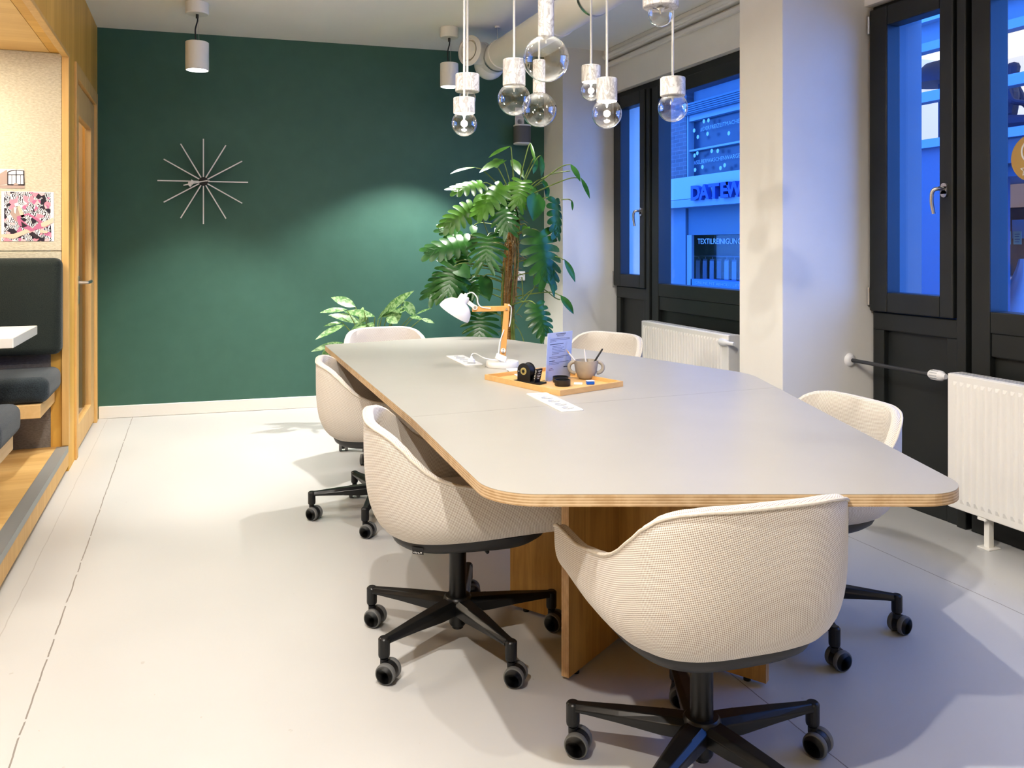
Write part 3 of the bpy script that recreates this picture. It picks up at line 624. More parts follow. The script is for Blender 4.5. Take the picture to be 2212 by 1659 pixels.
# shade: axis from mouth centre to neck
mth = LP(980.5,677,-.01); nk = LP(1003,643,-.0); axv = (nk-mth).normalized(); axv = (axv + UV3*.02 - FV*.16).normalized()
Ms = Matrix.Translation(mth) @ axv.to_track_quat('Z','Y').to_matrix().to_4x4(); R0 = .077
pr = [(R0-.002,0)] + [(R0*math.cos(math.radians(a_))**.85,   .068*math.sin(math.radians(a_))) for a_ in range(0,76,6)] + [(.024,.070),(.024,.092),(.021,.096),(.0,.096)]
pr_in = [(0,.062),(.02,.062)] + [((R0-.003)*math.cos(math.radians(a_))**.85, .064*math.sin(math.radians(a_))) for a_ in range(66,-1,-6)]
o = MB(); o.smooth = True; o.lathe(pr,44,Ms); o.lathe(pr_in[::-1],44,Ms); obj('lamp_shade', o, 'white_metal', lamp, smooth=True)
obj('bulb', MB().lathe(sphere_prof(.024,10,z=.030),20,Ms), 'led_off', lamp, smooth=True)
o = MB(); o.smooth = True
top = Ms @ Vector((0,0,.094)); o.cyl(top, Ms @ Vector((0,0,.106)), .008)
o.tube(spline([Ms @ Vector((0,0,.104)), LP(1020,632,-.012), LP(1030,642,-.014), LP(1033,656,-.014), LP(1042,664,-.014), LP(1060,666,-.012)],6), .0026, 8)
o.tube(spline([LP(1098,659,-.012),LP(1104,664,-.004),LP(1103,690,.0),LP(1100,706,.0)],6), .0026, 8)
o.tube(spline([LP(1089,712,-.012), LP(1080,738,-.016), LP(1077,762,-.018), LP(1075,775,-.02), LP(1079,782,-.03)],6), .0026, 8)
plug = tp(1018.5,785); pg = Vector((plug.x,plug.y,TZ))
o.tube(spline([LP(1078,779,-.03), LP(1062,777,-.05), LP(1045,773,-.05), Vector((pg.x+.02,pg.y,TZ+.045)), Vector((pg.x,pg.y,TZ+.04)), Vector((pg.x,pg.y,TZ+.02))],8), .0026, 8)
for k in range(4):
    cc_ = LP(1089+k*1.0,781+k*1.2,-.02); o.tube([cc_+RV*(.024*math.cos(a_*PI/8))*(1+.1*k)+FV*.018*math.sin(a_*PI/8)+UV3*.003*math.sin(a_+k) for a_ in range(17)], .0025, 6)
cab = obj('cable', o, 'white_plastic', lamp, smooth=True)
obj('plug', MB().lathe([(0,TZ+.006),(.017,TZ+.006),(.016,TZ+.018),(.007,TZ+.026),(.005,TZ+.034),(0,TZ+.034)],20,Matrix.Translation((pg.x,pg.y,0))), 'white_plastic', cab, smooth=True)
o = MB(); bar(o, LP(1071,768,-.03), LP(1093,777,-.045), .026, .02); obj('inline_switch', o, 'white_plastic', cab, bevel=.004)
# white card lying on the tray
a = ontray(1093,806); o = MB(); pts = [tp(1093,801),tp(1116,799),tp(1130,812),tp(1118,818)]
o.prism([(v.x,v.y) for v in pts], TB+.001, TB+.003); tag(obj('card', o, 'paper_white'), 'white card lying on tray behind the tape dispenser', 'card')
# sign in acrylic stand
s0, s1 = ontray(1178,824), ontray(1231,815); sx = Vector((s1.x-s0.x, s1.y-s0.y,0)); sw2 = sx.length; sx.normalize(); Z0 = (s0-CAM).dot(FV); hh = (822-717)*Z0/FPX
ang = math.atan2(sx.y, sx.x); sg = thing('table_sign', tuple((s0+s1)/2), 'upright notice with small blue print in clear stand on tray', 'sign', ang); Mx = WM[sg.name] @ Matrix.Rotation(math.radians(4),4,'X')
obj('holder', MB().box((-sw2/2-.001,-.0035,0),(sw2/2+.001,-.0015,hh),Mx).box((-sw2/2-.001,.0015,0),(sw2/2+.001,.003,hh),Mx).box((-sw2/2,-.02,0),(sw2/2,.02,.002),Mx), 'acrylic', sg)
sh = obj('sheet', MB().box((-sw2/2,-.001,.003),(sw2/2,.001,hh-.001),Mx), 'paper', sg)
o = MB(); rnd = random.Random(3)
def line(x0, x1, z, h=.0022): o.box((x0,-.0014,z),(x1,-.0011,z+h),Mx)
W2 = sw2/2; line(-W2*.35,W2*.45,hh*.955,.003); line(-W2*.28,W2*.38,hh*.93,.0015); line(-W2*.25,W2*.3,hh*.91,.0015)
z = hh*.86
for k in range(3): line(-W2*.8,W2*(.8 if k < 2 else -.3),z,.0014); z -= .0055
z -= .006; line(-W2*.8,W2*.3,z,.0028); z -= .008
for k in range(6): line(-W2*.6,W2*rnd.uniform(-.1,.75),z,.0014); z -= .0062
z -= .006
for k in range(2): line(-W2*.8,W2*(.8 if k < 1 else .35),z,.0014); z -= .0055
z -= .006; line(-W2*.8,-W2*.35,z,.0028); z -= .007
for k in range(2): line(-W2*.8,W2*(.8 if k < 1 else .0),z,.0014); z -= .0055
z -= .012; line(-W2*.8,-W2*.5,z,.0014); line(-W2*.8,-W2*.4,z-.006,.0014); line(W2*.4,W2*.75,z,.0036)
obj('print', o, 'ink', sh)
# tape dispenser
a, b = ontray(1108,822), ontray(1184,832); c0 = ontray(1142,826); dv = Vector((b.x-a.x,b.y-a.y,0)); ln = .118; ang = math.atan2(dv.y,dv.x)
td = thing('tape_dispenser', tuple(c0+Vector((0,0,0))), 'black tape dispenser with round side plates on tray', 'tape dispenser', ang); Mx = WM[td.name]
obj('foot_plate', MB().box((-.062,-.024,0),(.072,.024,.006),Mx), 'black_metal', td, bevel=.001)
def dplate(y):
    pts = [(-.042,.006),(.022,.006)]; 
    for k in range(13): a_ = math.radians(0+180*k/12); pts.append((-.010+.032*math.cos(a_), .046+.032*math.sin(a_)))
    return pts
for y in (-.020,.014):
    pts = dplate(y); m2 = MB(); A = Mx @ Matrix.Translation((0,y+.004,0)) @ Matrix.Rotation(PI/2,4,'X'); m2.prism(pts, 0, .004, mtx=A); obj('side_plate', m2, 'black_metal', td, bevel=.0006)
A = Mx @ Matrix.Translation((-.010,-.012,.046)) @ Matrix.Rotation(-PI/2,4,'X')
m2 = MB(); m2.smooth = True; m2.lathe([(.014,0),(.029,0),(.029,.026),(.014,.026)],36,A,closed=True); obj('tape_roll', m2, 'black_plastic', td, smooth=True)
m2 = MB(); m2.smooth = True; A2_ = Mx @ Matrix.Translation((-.010,-.0215,.046)) @ Matrix.Rotation(-PI/2,4,'X'); m2.lathe([(.0105,0),(.0145,0),(.0145,.0015),(.0105,.0015)],30,A2_,closed=True); m2.lathe([(0,.0005),(.0105,.0005)],30,A2_); core = obj('spindle', m2, 'tape', td, smooth=True)
obj('nut', MB().cyl(Mx @ Vector((-.010,-.0212,.046)), Mx @ Vector((-.010,-.024,.046)), .006, n=6), 'black_gap', td)
obj('rivet', MB().cyl(Mx @ Vector((-.034,-.021,.044)), Mx @ Vector((-.034,-.019,.044)), .0028, n=12), 'chrome', td)
m2 = MB(); A3 = Mx @ Matrix.Translation((.035,0,.004)) @ Matrix.Rotation(math.radians(14),4,'Y'); m2.box((0,-.018,0),(.008,.018,.058),A3); blk = obj('cutter', m2, 'black_metal', td, bevel=.001)
m2 = MB(); m2.cur = 0
for z_, w_ in ((.050,.022),(.045,.010),(.038,.018),(.030,.024),(.025,.016),(.018,.012)): m2.box((.0082,-w_/2,z_),(.0086,w_/2,z_+.0022),A3); m2.box((.001,-.0185,z_),(.006,-.0182,z_+.002),A3)
obj('printed_label', m2, 'paper_white', blk)
# two black trays (nested bowls)
for px, py, lab in ((1211,826,'black round dish on tray, standing behind its twin'), (1215,833,'black round dish in the front corner of the tray')):
    v = ontray(px,py); o = MB(); o.smooth = True; o.lathe([(0,0),(.028,0),(.031,.004),(.0315,.024),(.029,.024),(.0285,.005),(0,.005)],40,Matrix.Translation(v)); tag(obj('dish', o, 'black_plastic', smooth=True), lab, 'dish', 'black dishes on the tray')
# eraser
v = ontray(1249,831); o = MB(); o.box((-.017,-.010,0),(.017,.010,.008),Matrix.Translation(v) @ Matrix.Rotation(-.5,4,'Z')); tag(obj('eraser', o, 'white_plastic', bevel=.002), 'small white eraser between black dish and blue box', 'eraser')
v = ontray(1275,830); bx = thing('sharpener', tuple(v), 'small blue box with clear lid in front of the mug', 'box', -.2); Mx = WM[bx.name]
obj('body', MB().box((-.0155,-.010,0),(.0155,.010,.012),Mx), 'blue_plastic', bx, bevel=.002); obj('lid', MB().box((-.0155,-.010,.012),(.0155,.010,.0155),Mx), 'clear_plastic', bx, bevel=.001)
# two-handled mug
v = ontray(1266,818); Zm = (v-CAM).dot(FV); k = Zm/FPX; mg_ = thing('mug', tuple(v), 'grey stoneware mug with two round handles holding pens', 'mug'); T_ = Matrix.Translation(v)
rt, hm = 26*k, 40*k; o = MB(); o.smooth = True
o.lathe([(0,0),(rt*.50,0),(rt*.68,hm*.10),(rt*.88,hm*.40),(rt*.98,hm*.8),(rt,hm),(rt*.93,hm),(rt*.90,hm*.8),(rt*.8,hm*.4),(rt*.5,hm*.08),(0,hm*.08)],44,T_); obj('cup', o, 'ceramic', mg_, smooth=True)
for s_ in (-1,1):
    o = MB(); o.smooth = True; pts = []
    for q_ in range(15): a_ = math.radians(-95+ 190*q_/14+ (0)); pts.append(v+RV*s_*(rt*.93+13*k*math.cos(a_)*.98)+UV3*(hm*.62+12*k*math.sin(a_)))
    o.tube(pts, 4.0*k, 10); obj('handle', o, 'ceramic', mg_, smooth=True)
def pen(px0, py0, px1, py1, r, m_, lab, cat, nm, tip):
    v1 = P(px1, py1, Zm+ (.012 if nm != 'pencil' else .0)); v0 = P(px0, py0, Zm+.004); d = (v1-v0).normalized(); L_ = (v1-v0).length; A = Matrix.Translation(v0) @ d.to_track_quat('Z','Y').to_matrix().to_4x4()
    t = thing(nm, tuple(v0), lab, cat); obj('barrel', MB().lathe([(0,0),(r,0),(r,L_-tip),(r*.9,L_-tip)],12,A), m_, t, smooth=True)
    obj('tip', MB().lathe([(r*.9,L_-tip),(r*.25 if nm == 'pencil' else r*.7,L_-.001),(0,L_)],12,A), 'tray_wood' if nm == 'pencil' else m_, t, smooth=True)
pen(1258,800,1223,755,.0035,'pencil','white pencil leaning left in the mug','pencil','pencil',.018)
pen(1268,800,1262,754,.0035,'pencil','white pen standing upright in the mug','pen','pen',.012)
pen(1272,800,1302,753,.0038,'black_plastic','black pen leaning right in the mug','pen','pen',.004)
# ================================================================ pendant cluster over the table
M['cord_white'] = mat('textile_cord', (.58,.57,.55), .8)
def pendant(px, Z, cap, glb, lit, label, canopy_px=None):
    # cap: half width px, y top, y bottom ; glb: (cx, cy, r)
    s = Z/FPX; hw, yt, yb = cap; C0 = P(px, yb, Z); X, Y = C0.x, C0.y; zt, zb = P(px,yt,Z).z, P(px,yb,Z).z; rc = hw*s; rg = glb[2]*s; gz = P(px,glb[1],Z).z
    t = thing('pendant_light', (X,Y,CZ), label, 'pendant lamp', group='marble pendant lamps over the table'); T_ = Matrix.Translation((X,Y,0))
    obj('cord', MB().cyl((X,Y,zt),(X,Y,CZ-.02),.0042,n=10), 'cord_white', t, smooth=True)
    obj('ceiling_rose', MB().lathe([(0,CZ-.03),(.035,CZ-.03),(.045,CZ-.02),(.045,CZ-.001),(0,CZ-.001)],24,T_), 'white_metal', t, smooth=True)
    obj('marble_cap', MB().lathe([(0,zt),(rc-.002,zt),(rc,zt-.002),(rc,zb+.002),(rc-.002,zb),(rc*.45,zb),(rc*.45,zb+.004),(0,zb+.004)],40,T_), 'marble', t, smooth=True)
    rn = min(rc*.8, rg*.42); a1 = math.degrees(math.acos(min(.99,rn/rg))); pr_ = sphere_prof(rg,26,-90,a1,gz); zn = pr_[-1][1]
    pr_ += [(rn,max(zb+.0005,zn+.001))] if zb > zn else []
    g = obj('glass_globe', MB().lathe(pr_,48,T_), 'globe', t, smooth=True)
    zl = min(zb-.002, zn+.004)
    obj('led_module', MB().lathe([(0,zb),(rn*.75,zb),(rn*.75,zb-.003),(rn*.4,zb-.005),(.004,zb-.008),(.002,zb-.02),(0,zb-.021)],20,T_), 'led' if lit else 'led_off', t, smooth=True)
    if lit:
        li = bpy.data.lights.new('pendant_glow','POINT'); li.energy = 2.2; li.color = (1,.86,.66); li.shadow_soft_size = .012; lo = bpy.data.objects.new('pendant_glow', li); COL.objects.link(lo); lo.location = (X,Y,gz); lo.parent = None
pendant(1002.7,2.9,(23.5,211.5,245),(1002.7,267,27.8),True,'lit marble pendant hanging lowest at the left of the cluster')
pendant(1009.5,3.25,(26,160.6,198.5),(1009,212,18.5),False,'unlit short marble pendant just behind the lit leftmost one')
pendant(1110.5,2.95,(24.5,129,186),(1111.5,214,35.7),False,'unlit marble pendant with clear globe left of the largest globe')
pendant(1179.5,2.75,(17.5,-110,81),(1180.4,127,50),False,'largest clear globe under a long slim marble tube')
pendant(1164.5,3.4,(13.5,130,202),(1164,237,37.7),False,'slim marble pendant with globe seen behind the largest globe')
pendant(1276.8,3.2,(20.5,142,177.6),(1278,196,22),True,'small lit marble pendant right of the largest globe')
pendant(1311,2.95,(22.3,169.5,219.7),(1311,245.5,32.5),True,'lit marble pendant with large globe right of the small lit one')
pendant(1453.3,2.9,(27,168,207.5),(1453.3,232,32),False,'unlit marble pendant hanging in front of the far window')
pendant(1427,2.6,(38.5,-10,16.5),(1427,31,27),False,'wide marble pendant cut off by the top picture edge')
# ================================================================ swivel chairs
def sgnpow(v, p): return math.copysign(abs(v)**p, v)
def plan(s, w, db, f, n=.62, tuck=.05):
    q = abs(s)
    if q <= .62: a = q/.62*PI/2; return Vector((math.copysign(w*math.sin(a)**n, s) if q else 0, -db*max(math.cos(a),0)**n))
    k = (q-.62)/.38; return Vector((math.copysign(w*(1-tuck*k*k), s), f*k))
def smst(a, b, x): t = min(1, max(0, (x-a)/(b-a))); return t*t*(3-2*t)
def smi(tab, x):
    for (a,va),(b,vb) in zip(tab, tab[1:]):
        if x <= b: t = (x-a)/(b-a); t = t*t*(3-2*t)*.5+t*.5; return va+(vb-va)*t
    return tab[-1][1]
RIM = ((0,.758),(.14,.757),(.24,.749),(.31,.736),(.38,.710),(.44,.676),(.50,.638),(.56,.607),(.64,.582),(.75,.566),(.93,.562),(.975,.558),(1.0,.548))
def rimz(s): return smi(RIM, abs(s))
ZB = .400
def outer(s, t):
    q = abs(s); fr = smst(.55,1,q)
    g = 1-(1-t)**(4.2-.6*fr); a = plan(s,.228,.222,.28); b = plan(s,.290,.303,.292,.66)
    p = a.lerp(b, g)
    z0 = ZB+.012*fr; return Vector((p.x, p.y, z0+(rimz(s)-z0)*(t**1.25)))
def build_shell():
    NS = 60; ss = [-1+2*i/NS for i in range(NS+1)]; rows = []; uvs = []; arc = 0; prev = None
    th = .034
    for s in ss:
        row = []; uv = []; top = outer(s,1); inw = Vector((-plan(s,.288,.30,.295).x*.9, -(plan(s,.288,.30,.295).y)*.9,0)); 
        if abs(s) > .62: inw = Vector((-math.copysign(1,s),0,0))
        inw.normalize()
        if prev is not None: arc += (top-prev).length
        prev = top.copy(); NT = 12; l = 0; last = None
        pts = [outer(s,i/NT*.97) for i in range(NT+1)]
        for k in range(1,6): a = PI*k/6; pts.append(Vector((top.x,top.y,top.z-.018))+inw*(th/2*(1-math.cos(a)))+Vector((0,0,.017*math.sin(a))))
        zi = .425
        for i in range(7):
            t = 1-(i+.6)/7; o_ = outer(s,max(t,.12)); z = max(zi, top.z-.018-(top.z-.018-zi)*(i+1)/7); pts.append(Vector((o_.x,o_.y,z))+inw*(th+.012*(i/6)))
        for p in pts:
            if last is not None: l += (p-last).length
            last = p; row.append(p); uv.append((arc, l))
        rows.append(row); uvs.append(uv)
    mb = MB(); mb.smooth = True; mb.grid(rows, uvs)
    for row, uvr, fl in ((rows[0],uvs[0],0),(rows[-1],uvs[-1],1)):
        n = len(row); a = row[:12]; b = row[12:][::-1]
        # bridge outer edge to inner edge to close the arm front, slightly rounded
        m_ = min(len(a), len(b)); quads = []
        cen = [ (row[i]+row[n-1-i])/2+Vector((0,.010*min(1,(n//2-1-i)/3),0)) for i in range(n//2)]
        r1 = row[:n//2]; r2 = [row[n-1-i] for i in range(n//2)]
        mb.grid([r1, cen, r2] if fl == 0 else [r2, cen, r1], [[(p.y,p.z) for p in r1],[(p.y+.01,p.z) for p in r1],[(p.y+.03,p.z) for p in r1]])
    return mb, rows
shell_mb, shell_rows = build_shell()
def make_chair():
    t = thing('office_chair', (0,0,0), 'x', 'chair'); t.rotation_euler = (0,0,0)
    obj('shell', shell_mb, 'fabric', t, smooth=True)
    pp = MB(); pp.smooth = True; pp.tube([r[12]+Vector((0,0,.004)) for r in shell_rows], .0042, 8); obj('piping', pp, 'fabric_plain', t, smooth=True)
    # seat cushion
    rows = []; uv = []; n = 40
    for (k, z) in ((.0,.425),(.90,.425),(.98,.44),(1.0,.455),(.97,.472),(.86,.48),(.5,.482),(.0,.482)):
        row = []; u = []
        for i in range(n):
            a = 2*PI*i/n; x = .238*sgnpow(math.cos(a),.62)*k; y = .035+.250*sgnpow(math.sin(a),.62)*k; row.append(Vector((x,y,z-.012*smst(.15,.3,y)))); u.append((x,y+z))
        rows.append(row); uv.append(u)
    c = MB(); c.smooth = True; c.grid(rows, uv, closed_u=True); obj('seat_cushion', c, 'fabric', t, smooth=True)
    # seat pan: dish under the shell
    n = 48; rows = []
    def ring(k, z, dy=0): return [Vector((.229*sgnpow(math.cos(2*PI*i/n),.62)*k, .029+.252*sgnpow(math.sin(2*PI*i/n),.62)*k, z+.012*smst(.05,.28,.232*math.sin(2*PI*i/n)))) for i in range(n)]
    c = MB(); c.smooth = True; c.grid([ring(1.0,ZB+.004),ring(1.002,ZB-.008),ring(.975,ZB-.022),ring(.90,ZB-.036),ring(.6,ZB-.048),ring(.0,ZB-.050)], closed_u=True); c.grid([ring(1.0,ZB+.004),ring(0,ZB+.01)], closed_u=True)
    obj('seat_pan', c, 'pan', t, smooth=True)
    c = MB(); c.box((-.07,-.08,.325),(.07,.12,.356)); c.cyl((.06,.06,.345),(.17,.07,.345),.006); obj('tilt_mechanism', c, 'black_plastic', t, bevel=.006)
    c = MB(); c.smooth = True; c.lathe([(0,.335),(.028,.335),(.028,.125),(.0,.125)],28); c.lathe([(0,.13),(.018,.13),(.018,.045),(0,.045)],20); obj('gas_column', c, 'black_metal', t, smooth=True)
    c = MB(); c.smooth = True; c.lathe([(.0,.152),(.040,.152),(.046,.146),(.050,.118),(.044,.105),(.028,.098),(.028,.062),(.024,.055),(0,.055)],32); obj('hub', c, 'black_metal', t, smooth=True)
    for k in range(5):
        c = MB(); sec = []
        for (r, w, zt_, zb_) in ((.030,.034,.147,.102),(.10,.032,.1445,.102),(.20,.026,.1385,.109),(.285,.0195,.1325,.112),(.312,.0175,.131,.112)): sec.append((r,w,zt_,zb_))
        rows = [[Vector((r,-w*.92,zb_)),Vector((r,-w,zt_-.012)),Vector((r,-w*.55,zt_)),Vector((r,w*.55,zt_)),Vector((r,w,zt_-.012)),Vector((r,w*.92,zb_))] for r,w,zt_,zb_ in sec]
        c.grid(rows, closed_u=True); c.add(rows[0],[(0,1,2,3,4,5)]); 
        c.lathe([(.0165,.072),(.0175,.080),(.0175,.126),(.013,.1315),(0,.1315)],20,Matrix.Translation((.322,0,0))); c.add(rows[-1],[(5,4,3,2,1,0)])
        lg = obj('leg', c, 'black_metal', t, bevel=.0025); 
        cs = MB(); cs.smooth = True; cs.cyl((0,0,.05),(0,0,.085),.006,n=12)
        hood = [(-.0),]; A = Matrix.Translation((-.014,0,.0315)) @ Matrix.Rotation(PI/2,4,'X')
        prof = []
        m_ = 14; ptsf = [(.0295*math.cos(math.radians(-25+230*i/m_)), .0295*math.sin(math.radians(-25+230*i/m_))) for i in range(m_+1)]+[(-.0,-.004)]
        cs.prism(ptsf, -.0085, .0085, mtx=A); cs.lathe([(0,.052),(.012,.052),(.012,.068),(0,.068)],16)
        cz = obj('caster', cs, 'black_plastic', t, smooth=True)
        for s_ in (-1,1):
            wm = MB(); wm.smooth = True; A = Matrix.Translation((-.014,0,.0315)) @ Matrix.Rotation(PI/2*s_,4,'X')
            wm.cur = 0; wm.lathe([(.024,.0095),(.0295,.0105),(.0312,.014),(.0312,.023),(.0295,.0265),(.0255,.0275)],32,A); wm.cur = 1; wm.lathe([(.0255,.0275),(.0245,.0262),(.010,.0258),(0,.0258)],32,A); wm.lathe([(.024,.0095),(0,.0095)],32,A)
            obj('wheel', wm, ['tyre','wheel'], cz, smooth=True)
    return t
proto = make_chair()
def copy_chair(src):
    r = src.copy(); COL.objects.link(r)
    for ch in list(src.children):
        c = ch.copy(); COL.objects.link(c); c.parent = r
        for g in ch.children: d = g.copy(); COL.objects.link(d); d.parent = c
    return r
used = [False]
def place_chair(X, Z, face, base, swiv, label, dz=0.0):
    """X,Z hub in camera-ground coordinates; face/base/swiv angles in degrees seen from above, 0 = to the right of the picture"""
    t = proto if not used[0] else copy_chair(proto); used[0] = True
    p = cw(X, Z); t.location = (p.x, p.y, 0); rz = cang(face)-PI/2; t.rotation_euler = (0,0,rz)
    WM[t.name] = Matrix.Translation((p.x,p.y,0)) @ Matrix.Rotation(rz,4,'Z')
    legs = [c for c in t.children if c.name.startswith('leg')]; cas = [c for c in t.children if c.name.startswith('caster')]
    for k in range(5):
        a = cang(base+72*k)-rz; legs[k].rotation_euler = (0,0,a); s_ = cang(swiv[k])-rz
        cas[k].location = (.322*math.cos(a), .322*math.sin(a), 0); cas[k].rotation_euler = (0,0,s_+PI/2)
    for c in t.children:
        if any(c.name.startswith(n) for n in ('shell','piping','seat','tilt')): c.location = (0,0,dz)
    t['label'] = label; t['category'] = 'chair'; t['group'] = 'upholstered swivel chairs around the meeting table'
    return t
# swivel = direction of the wheel axle
C1 = place_chair(.462, 2.03, 107, 90, (75,70,80,85,48), 'beige woven swivel chair nearest the camera, its back turned to the viewer', dz=0)
C2 = place_chair(-.178, 2.73, 12, 15, (60,95,68,72,74), 'beige woven swivel chair in the left foreground tucked under the table', dz=0)
C3 = place_chair(-.635, 4.02, 12, 51, (60,10,65,72,30), 'beige swivel chair behind the left foreground chair, by the far left table side')
C4 = place_chair(-.74, 5.22, -65, 72*3+31, (0,30,60,90,10), 'beige swivel chair at the far table end in front of the striped-leaf plant')
C5 = place_chair(.44, 4.93, 228, 40, (0,30,60,90,10), 'beige swivel chair at the far right table side before the far radiator')
C6 = place_chair(.975, 2.87, 200, -16, (118,20,60,90,108), 'beige swivel chair on the right table side beside the large radiator')
# fabric label on the left foreground chair
Mx = WM[C2.name]
def on_pan(ax_deg, z, out=.0):
    a = math.radians(ax_deg); return Vector(((.229+out)*sgnpow(math.cos(a),.62), .029+(.252+out)*sgnpow(math.sin(a),.62), z))
ca = 325
p0, p1 = on_pan(ca-5,ZB-.010,.003), on_pan(ca+5,ZB-.010,.003); ux = (p1-p0).normalized(); nrm = Vector((ux.y,-ux.x,0)); cen = (p0+p1)/2
lbm = MB(); q = [cen-ux*.018, cen+ux*.018]; vs = [q[0]+nrm*.001, q[1]+nrm*.001, q[1]+nrm*-.004+Vector((0,0,-.022)), q[0]+nrm*-.004+Vector((0,0,-.022))]
vs += [v-nrm*.001 for v in vs]; lbm.add([Mx @ v for v in vs],[(0,1,2,3),(7,6,5,4),(0,4,5,1),(1,5,6,2),(2,6,7,3),(3,7,4,0)]); tg = obj('fabric_tag', lbm, 'black_plastic', C2)
tm = MB(); up = (Vector((0,0,1))+nrm*.22).normalized(); o_ = cen-ux*.014+nrm*.0008+Vector((0,0,-.018)); add_text(tm,'vitra.',.011, Mx @ o_, Mx.to_3x3() @ ux, Mx.to_3x3() @ up, .0006); tm.cyl(Mx @ (o_+ux*.026+up*.004), Mx @ (o_+ux*.026+up*.004+nrm*.0006), .0025, n=12); obj('tag_lettering', tm, 'paper_white', tg)
# ================================================================ plants
def leaf_frame(base, tip, nrm):
    y = (tip-base); Ln = y.length; y.normalize(); n = (nrm - y*nrm.dot(y)).normalized(); x = y.cross(n); return y, n, x, Ln
def split_leaf(mb, base, tip, nrm, wid, rnd, droop=.16, n=6):
    y, nn, x, Ln = leaf_frame(base, tip, nrm); W = wid/2
    def pt(u, v):     # u across (metres), v along (0..1)
        k = abs(u)/max(W,1e-4); return base + x*u + y*(v*Ln) - nn*(droop*Ln*(v**2)*.55 + W*.30*k*k) + nn*(droop*Ln*.1)
    # midrib strip
    for side in (-1,1):
        for i in range(n):
            v0 = i/n*.93; v1 = (i+1)/n*.93+.01
            ang = math.radians(118-i*(88/(n-1))) ; env = ([.84,1.0,1.02,.95,.84,.66,.46] if n == 7 else [.84,1.0,1.0,.90,.74,.52])[i]*W*rnd.uniform(.92,1.05)
            if n == 5: env = [.85,1.0,.98,.8,.5][i]*W*rnd.uniform(.92,1.05)
            dx, dy = math.sin(ang), math.cos(ang)
            if i == 0: env *= 1.08
            lenl = env/max(.42,dx) if i > 2 else env
            vc = (v0+v1)/2; hw0 = (v1-v0)/2*Ln*1.02; rows = []
            for s_ in (0,.25,.5,.72,.88,1.0):
                hw = {0:hw0,.25:hw0*1.08,.5:hw0*1.12,.72:hw0*1.06,.88:hw0*.90,1.0:hw0*.42}[s_]
                cx_, cy_ = dx*s_*lenl, vc*Ln+dy*s_*lenl + .10*s_*s_*lenl
                px_, py_ = -dy, dx     # perpendicular
                a = (cx_+px_*hw*(s_>0), cy_+ (py_*hw if s_ > 0 else hw)); b = (cx_-px_*hw*(s_>0), cy_-(py_*hw if s_ > 0 else hw))
                rows.append([pt(side*a[0], a[1]/Ln), pt(side*cx_, cy_/Ln)-nn*.003, pt(side*b[0], b[1]/Ln)])
            mb.grid(rows if side > 0 else [r[::-1] for r in rows])
    # end lobe
    rows = []
    for v, w_ in ((.76,.20),(.88,.32),(.98,.30),(1.05,.18),(1.12,.01)): rows.append([pt(-W*w_,v),pt(0,v)-nn*.003,pt(W*w_,v)])
    mb.grid(rows)
def plain_leaf(mb, base, tip, nrm, wid, droop=.15, heart=False, fold=.18):
    y, nn, x, Ln = leaf_frame(base, tip, nrm); W = wid/2; rows = []
    prof = ((0,.30),(.06,.72),(.15,.95),(.3,1.0),(.5,.90),(.68,.66),(.84,.36),(.94,.15),(1.0,.0)) if heart else ((0,.03),(.08,.32),(.2,.72),(.35,.96),(.5,1.0),(.65,.88),(.8,.58),(.92,.25),(1.0,.0))
    for v, w_ in prof:
        row = []
        for k in (-1,-.5,0,.5,1): u = k*W*w_; row.append(base+x*u+y*(v*Ln)+nn*(-droop*Ln*v*v*.6+droop*.15*Ln+abs(u)*fold))
        if heart and v == 0: row = [r - y*(.12*Ln*abs(k)) for r, k in zip(row, (-1,-.5,0,.5,1))]
        rows.append(row)
    mb.grid(rows)
def Q(x, y, Z): return P(650+x/3.352, 300+y/3.352, Z)
rnd = random.Random(11)
ZP = 5.95; SC = ZP/FPX/3.352
pot_c = P(1097,800,ZP); px_, py_ = pot_c.x, pot_c.y
mon = thing('monstera', (px_,py_,0), 'tall monstera with split leaves climbing a coir pole in the corner', 'plant')
o = MB(); o.smooth = True; o.lathe([(0,0),(.15,0),(.20,.38),(.20,.40),(.18,.40),(.175,.36),(0,.36)],40,Matrix.Translation((px_,py_,0))); obj('planter', o, 'pot', mon, smooth=True)
obj('soil', MB().lathe([(0,.355),(.176,.355),(.176,.365),(0,.37)],24,Matrix.Translation((px_,py_,0))), 'soil', mon)
pole = [Q(1490,1500,ZP), Q(1488,1200,ZP), Q(1495,960,ZP), Q(1510,800,ZP), Q(1525,650,ZP), Q(1548,480,ZP)]; pole[0].z = .30
o = MB(); o.smooth = True; sp_ = spline(pole,14); o.tube(sp_, .040, 16, .82)
for v in o.v: v += Vector((rnd.uniform(-.004,.004),rnd.uniform(-.004,.004),0))
obj('coir_pole', o, 'coir', mon, smooth=True)
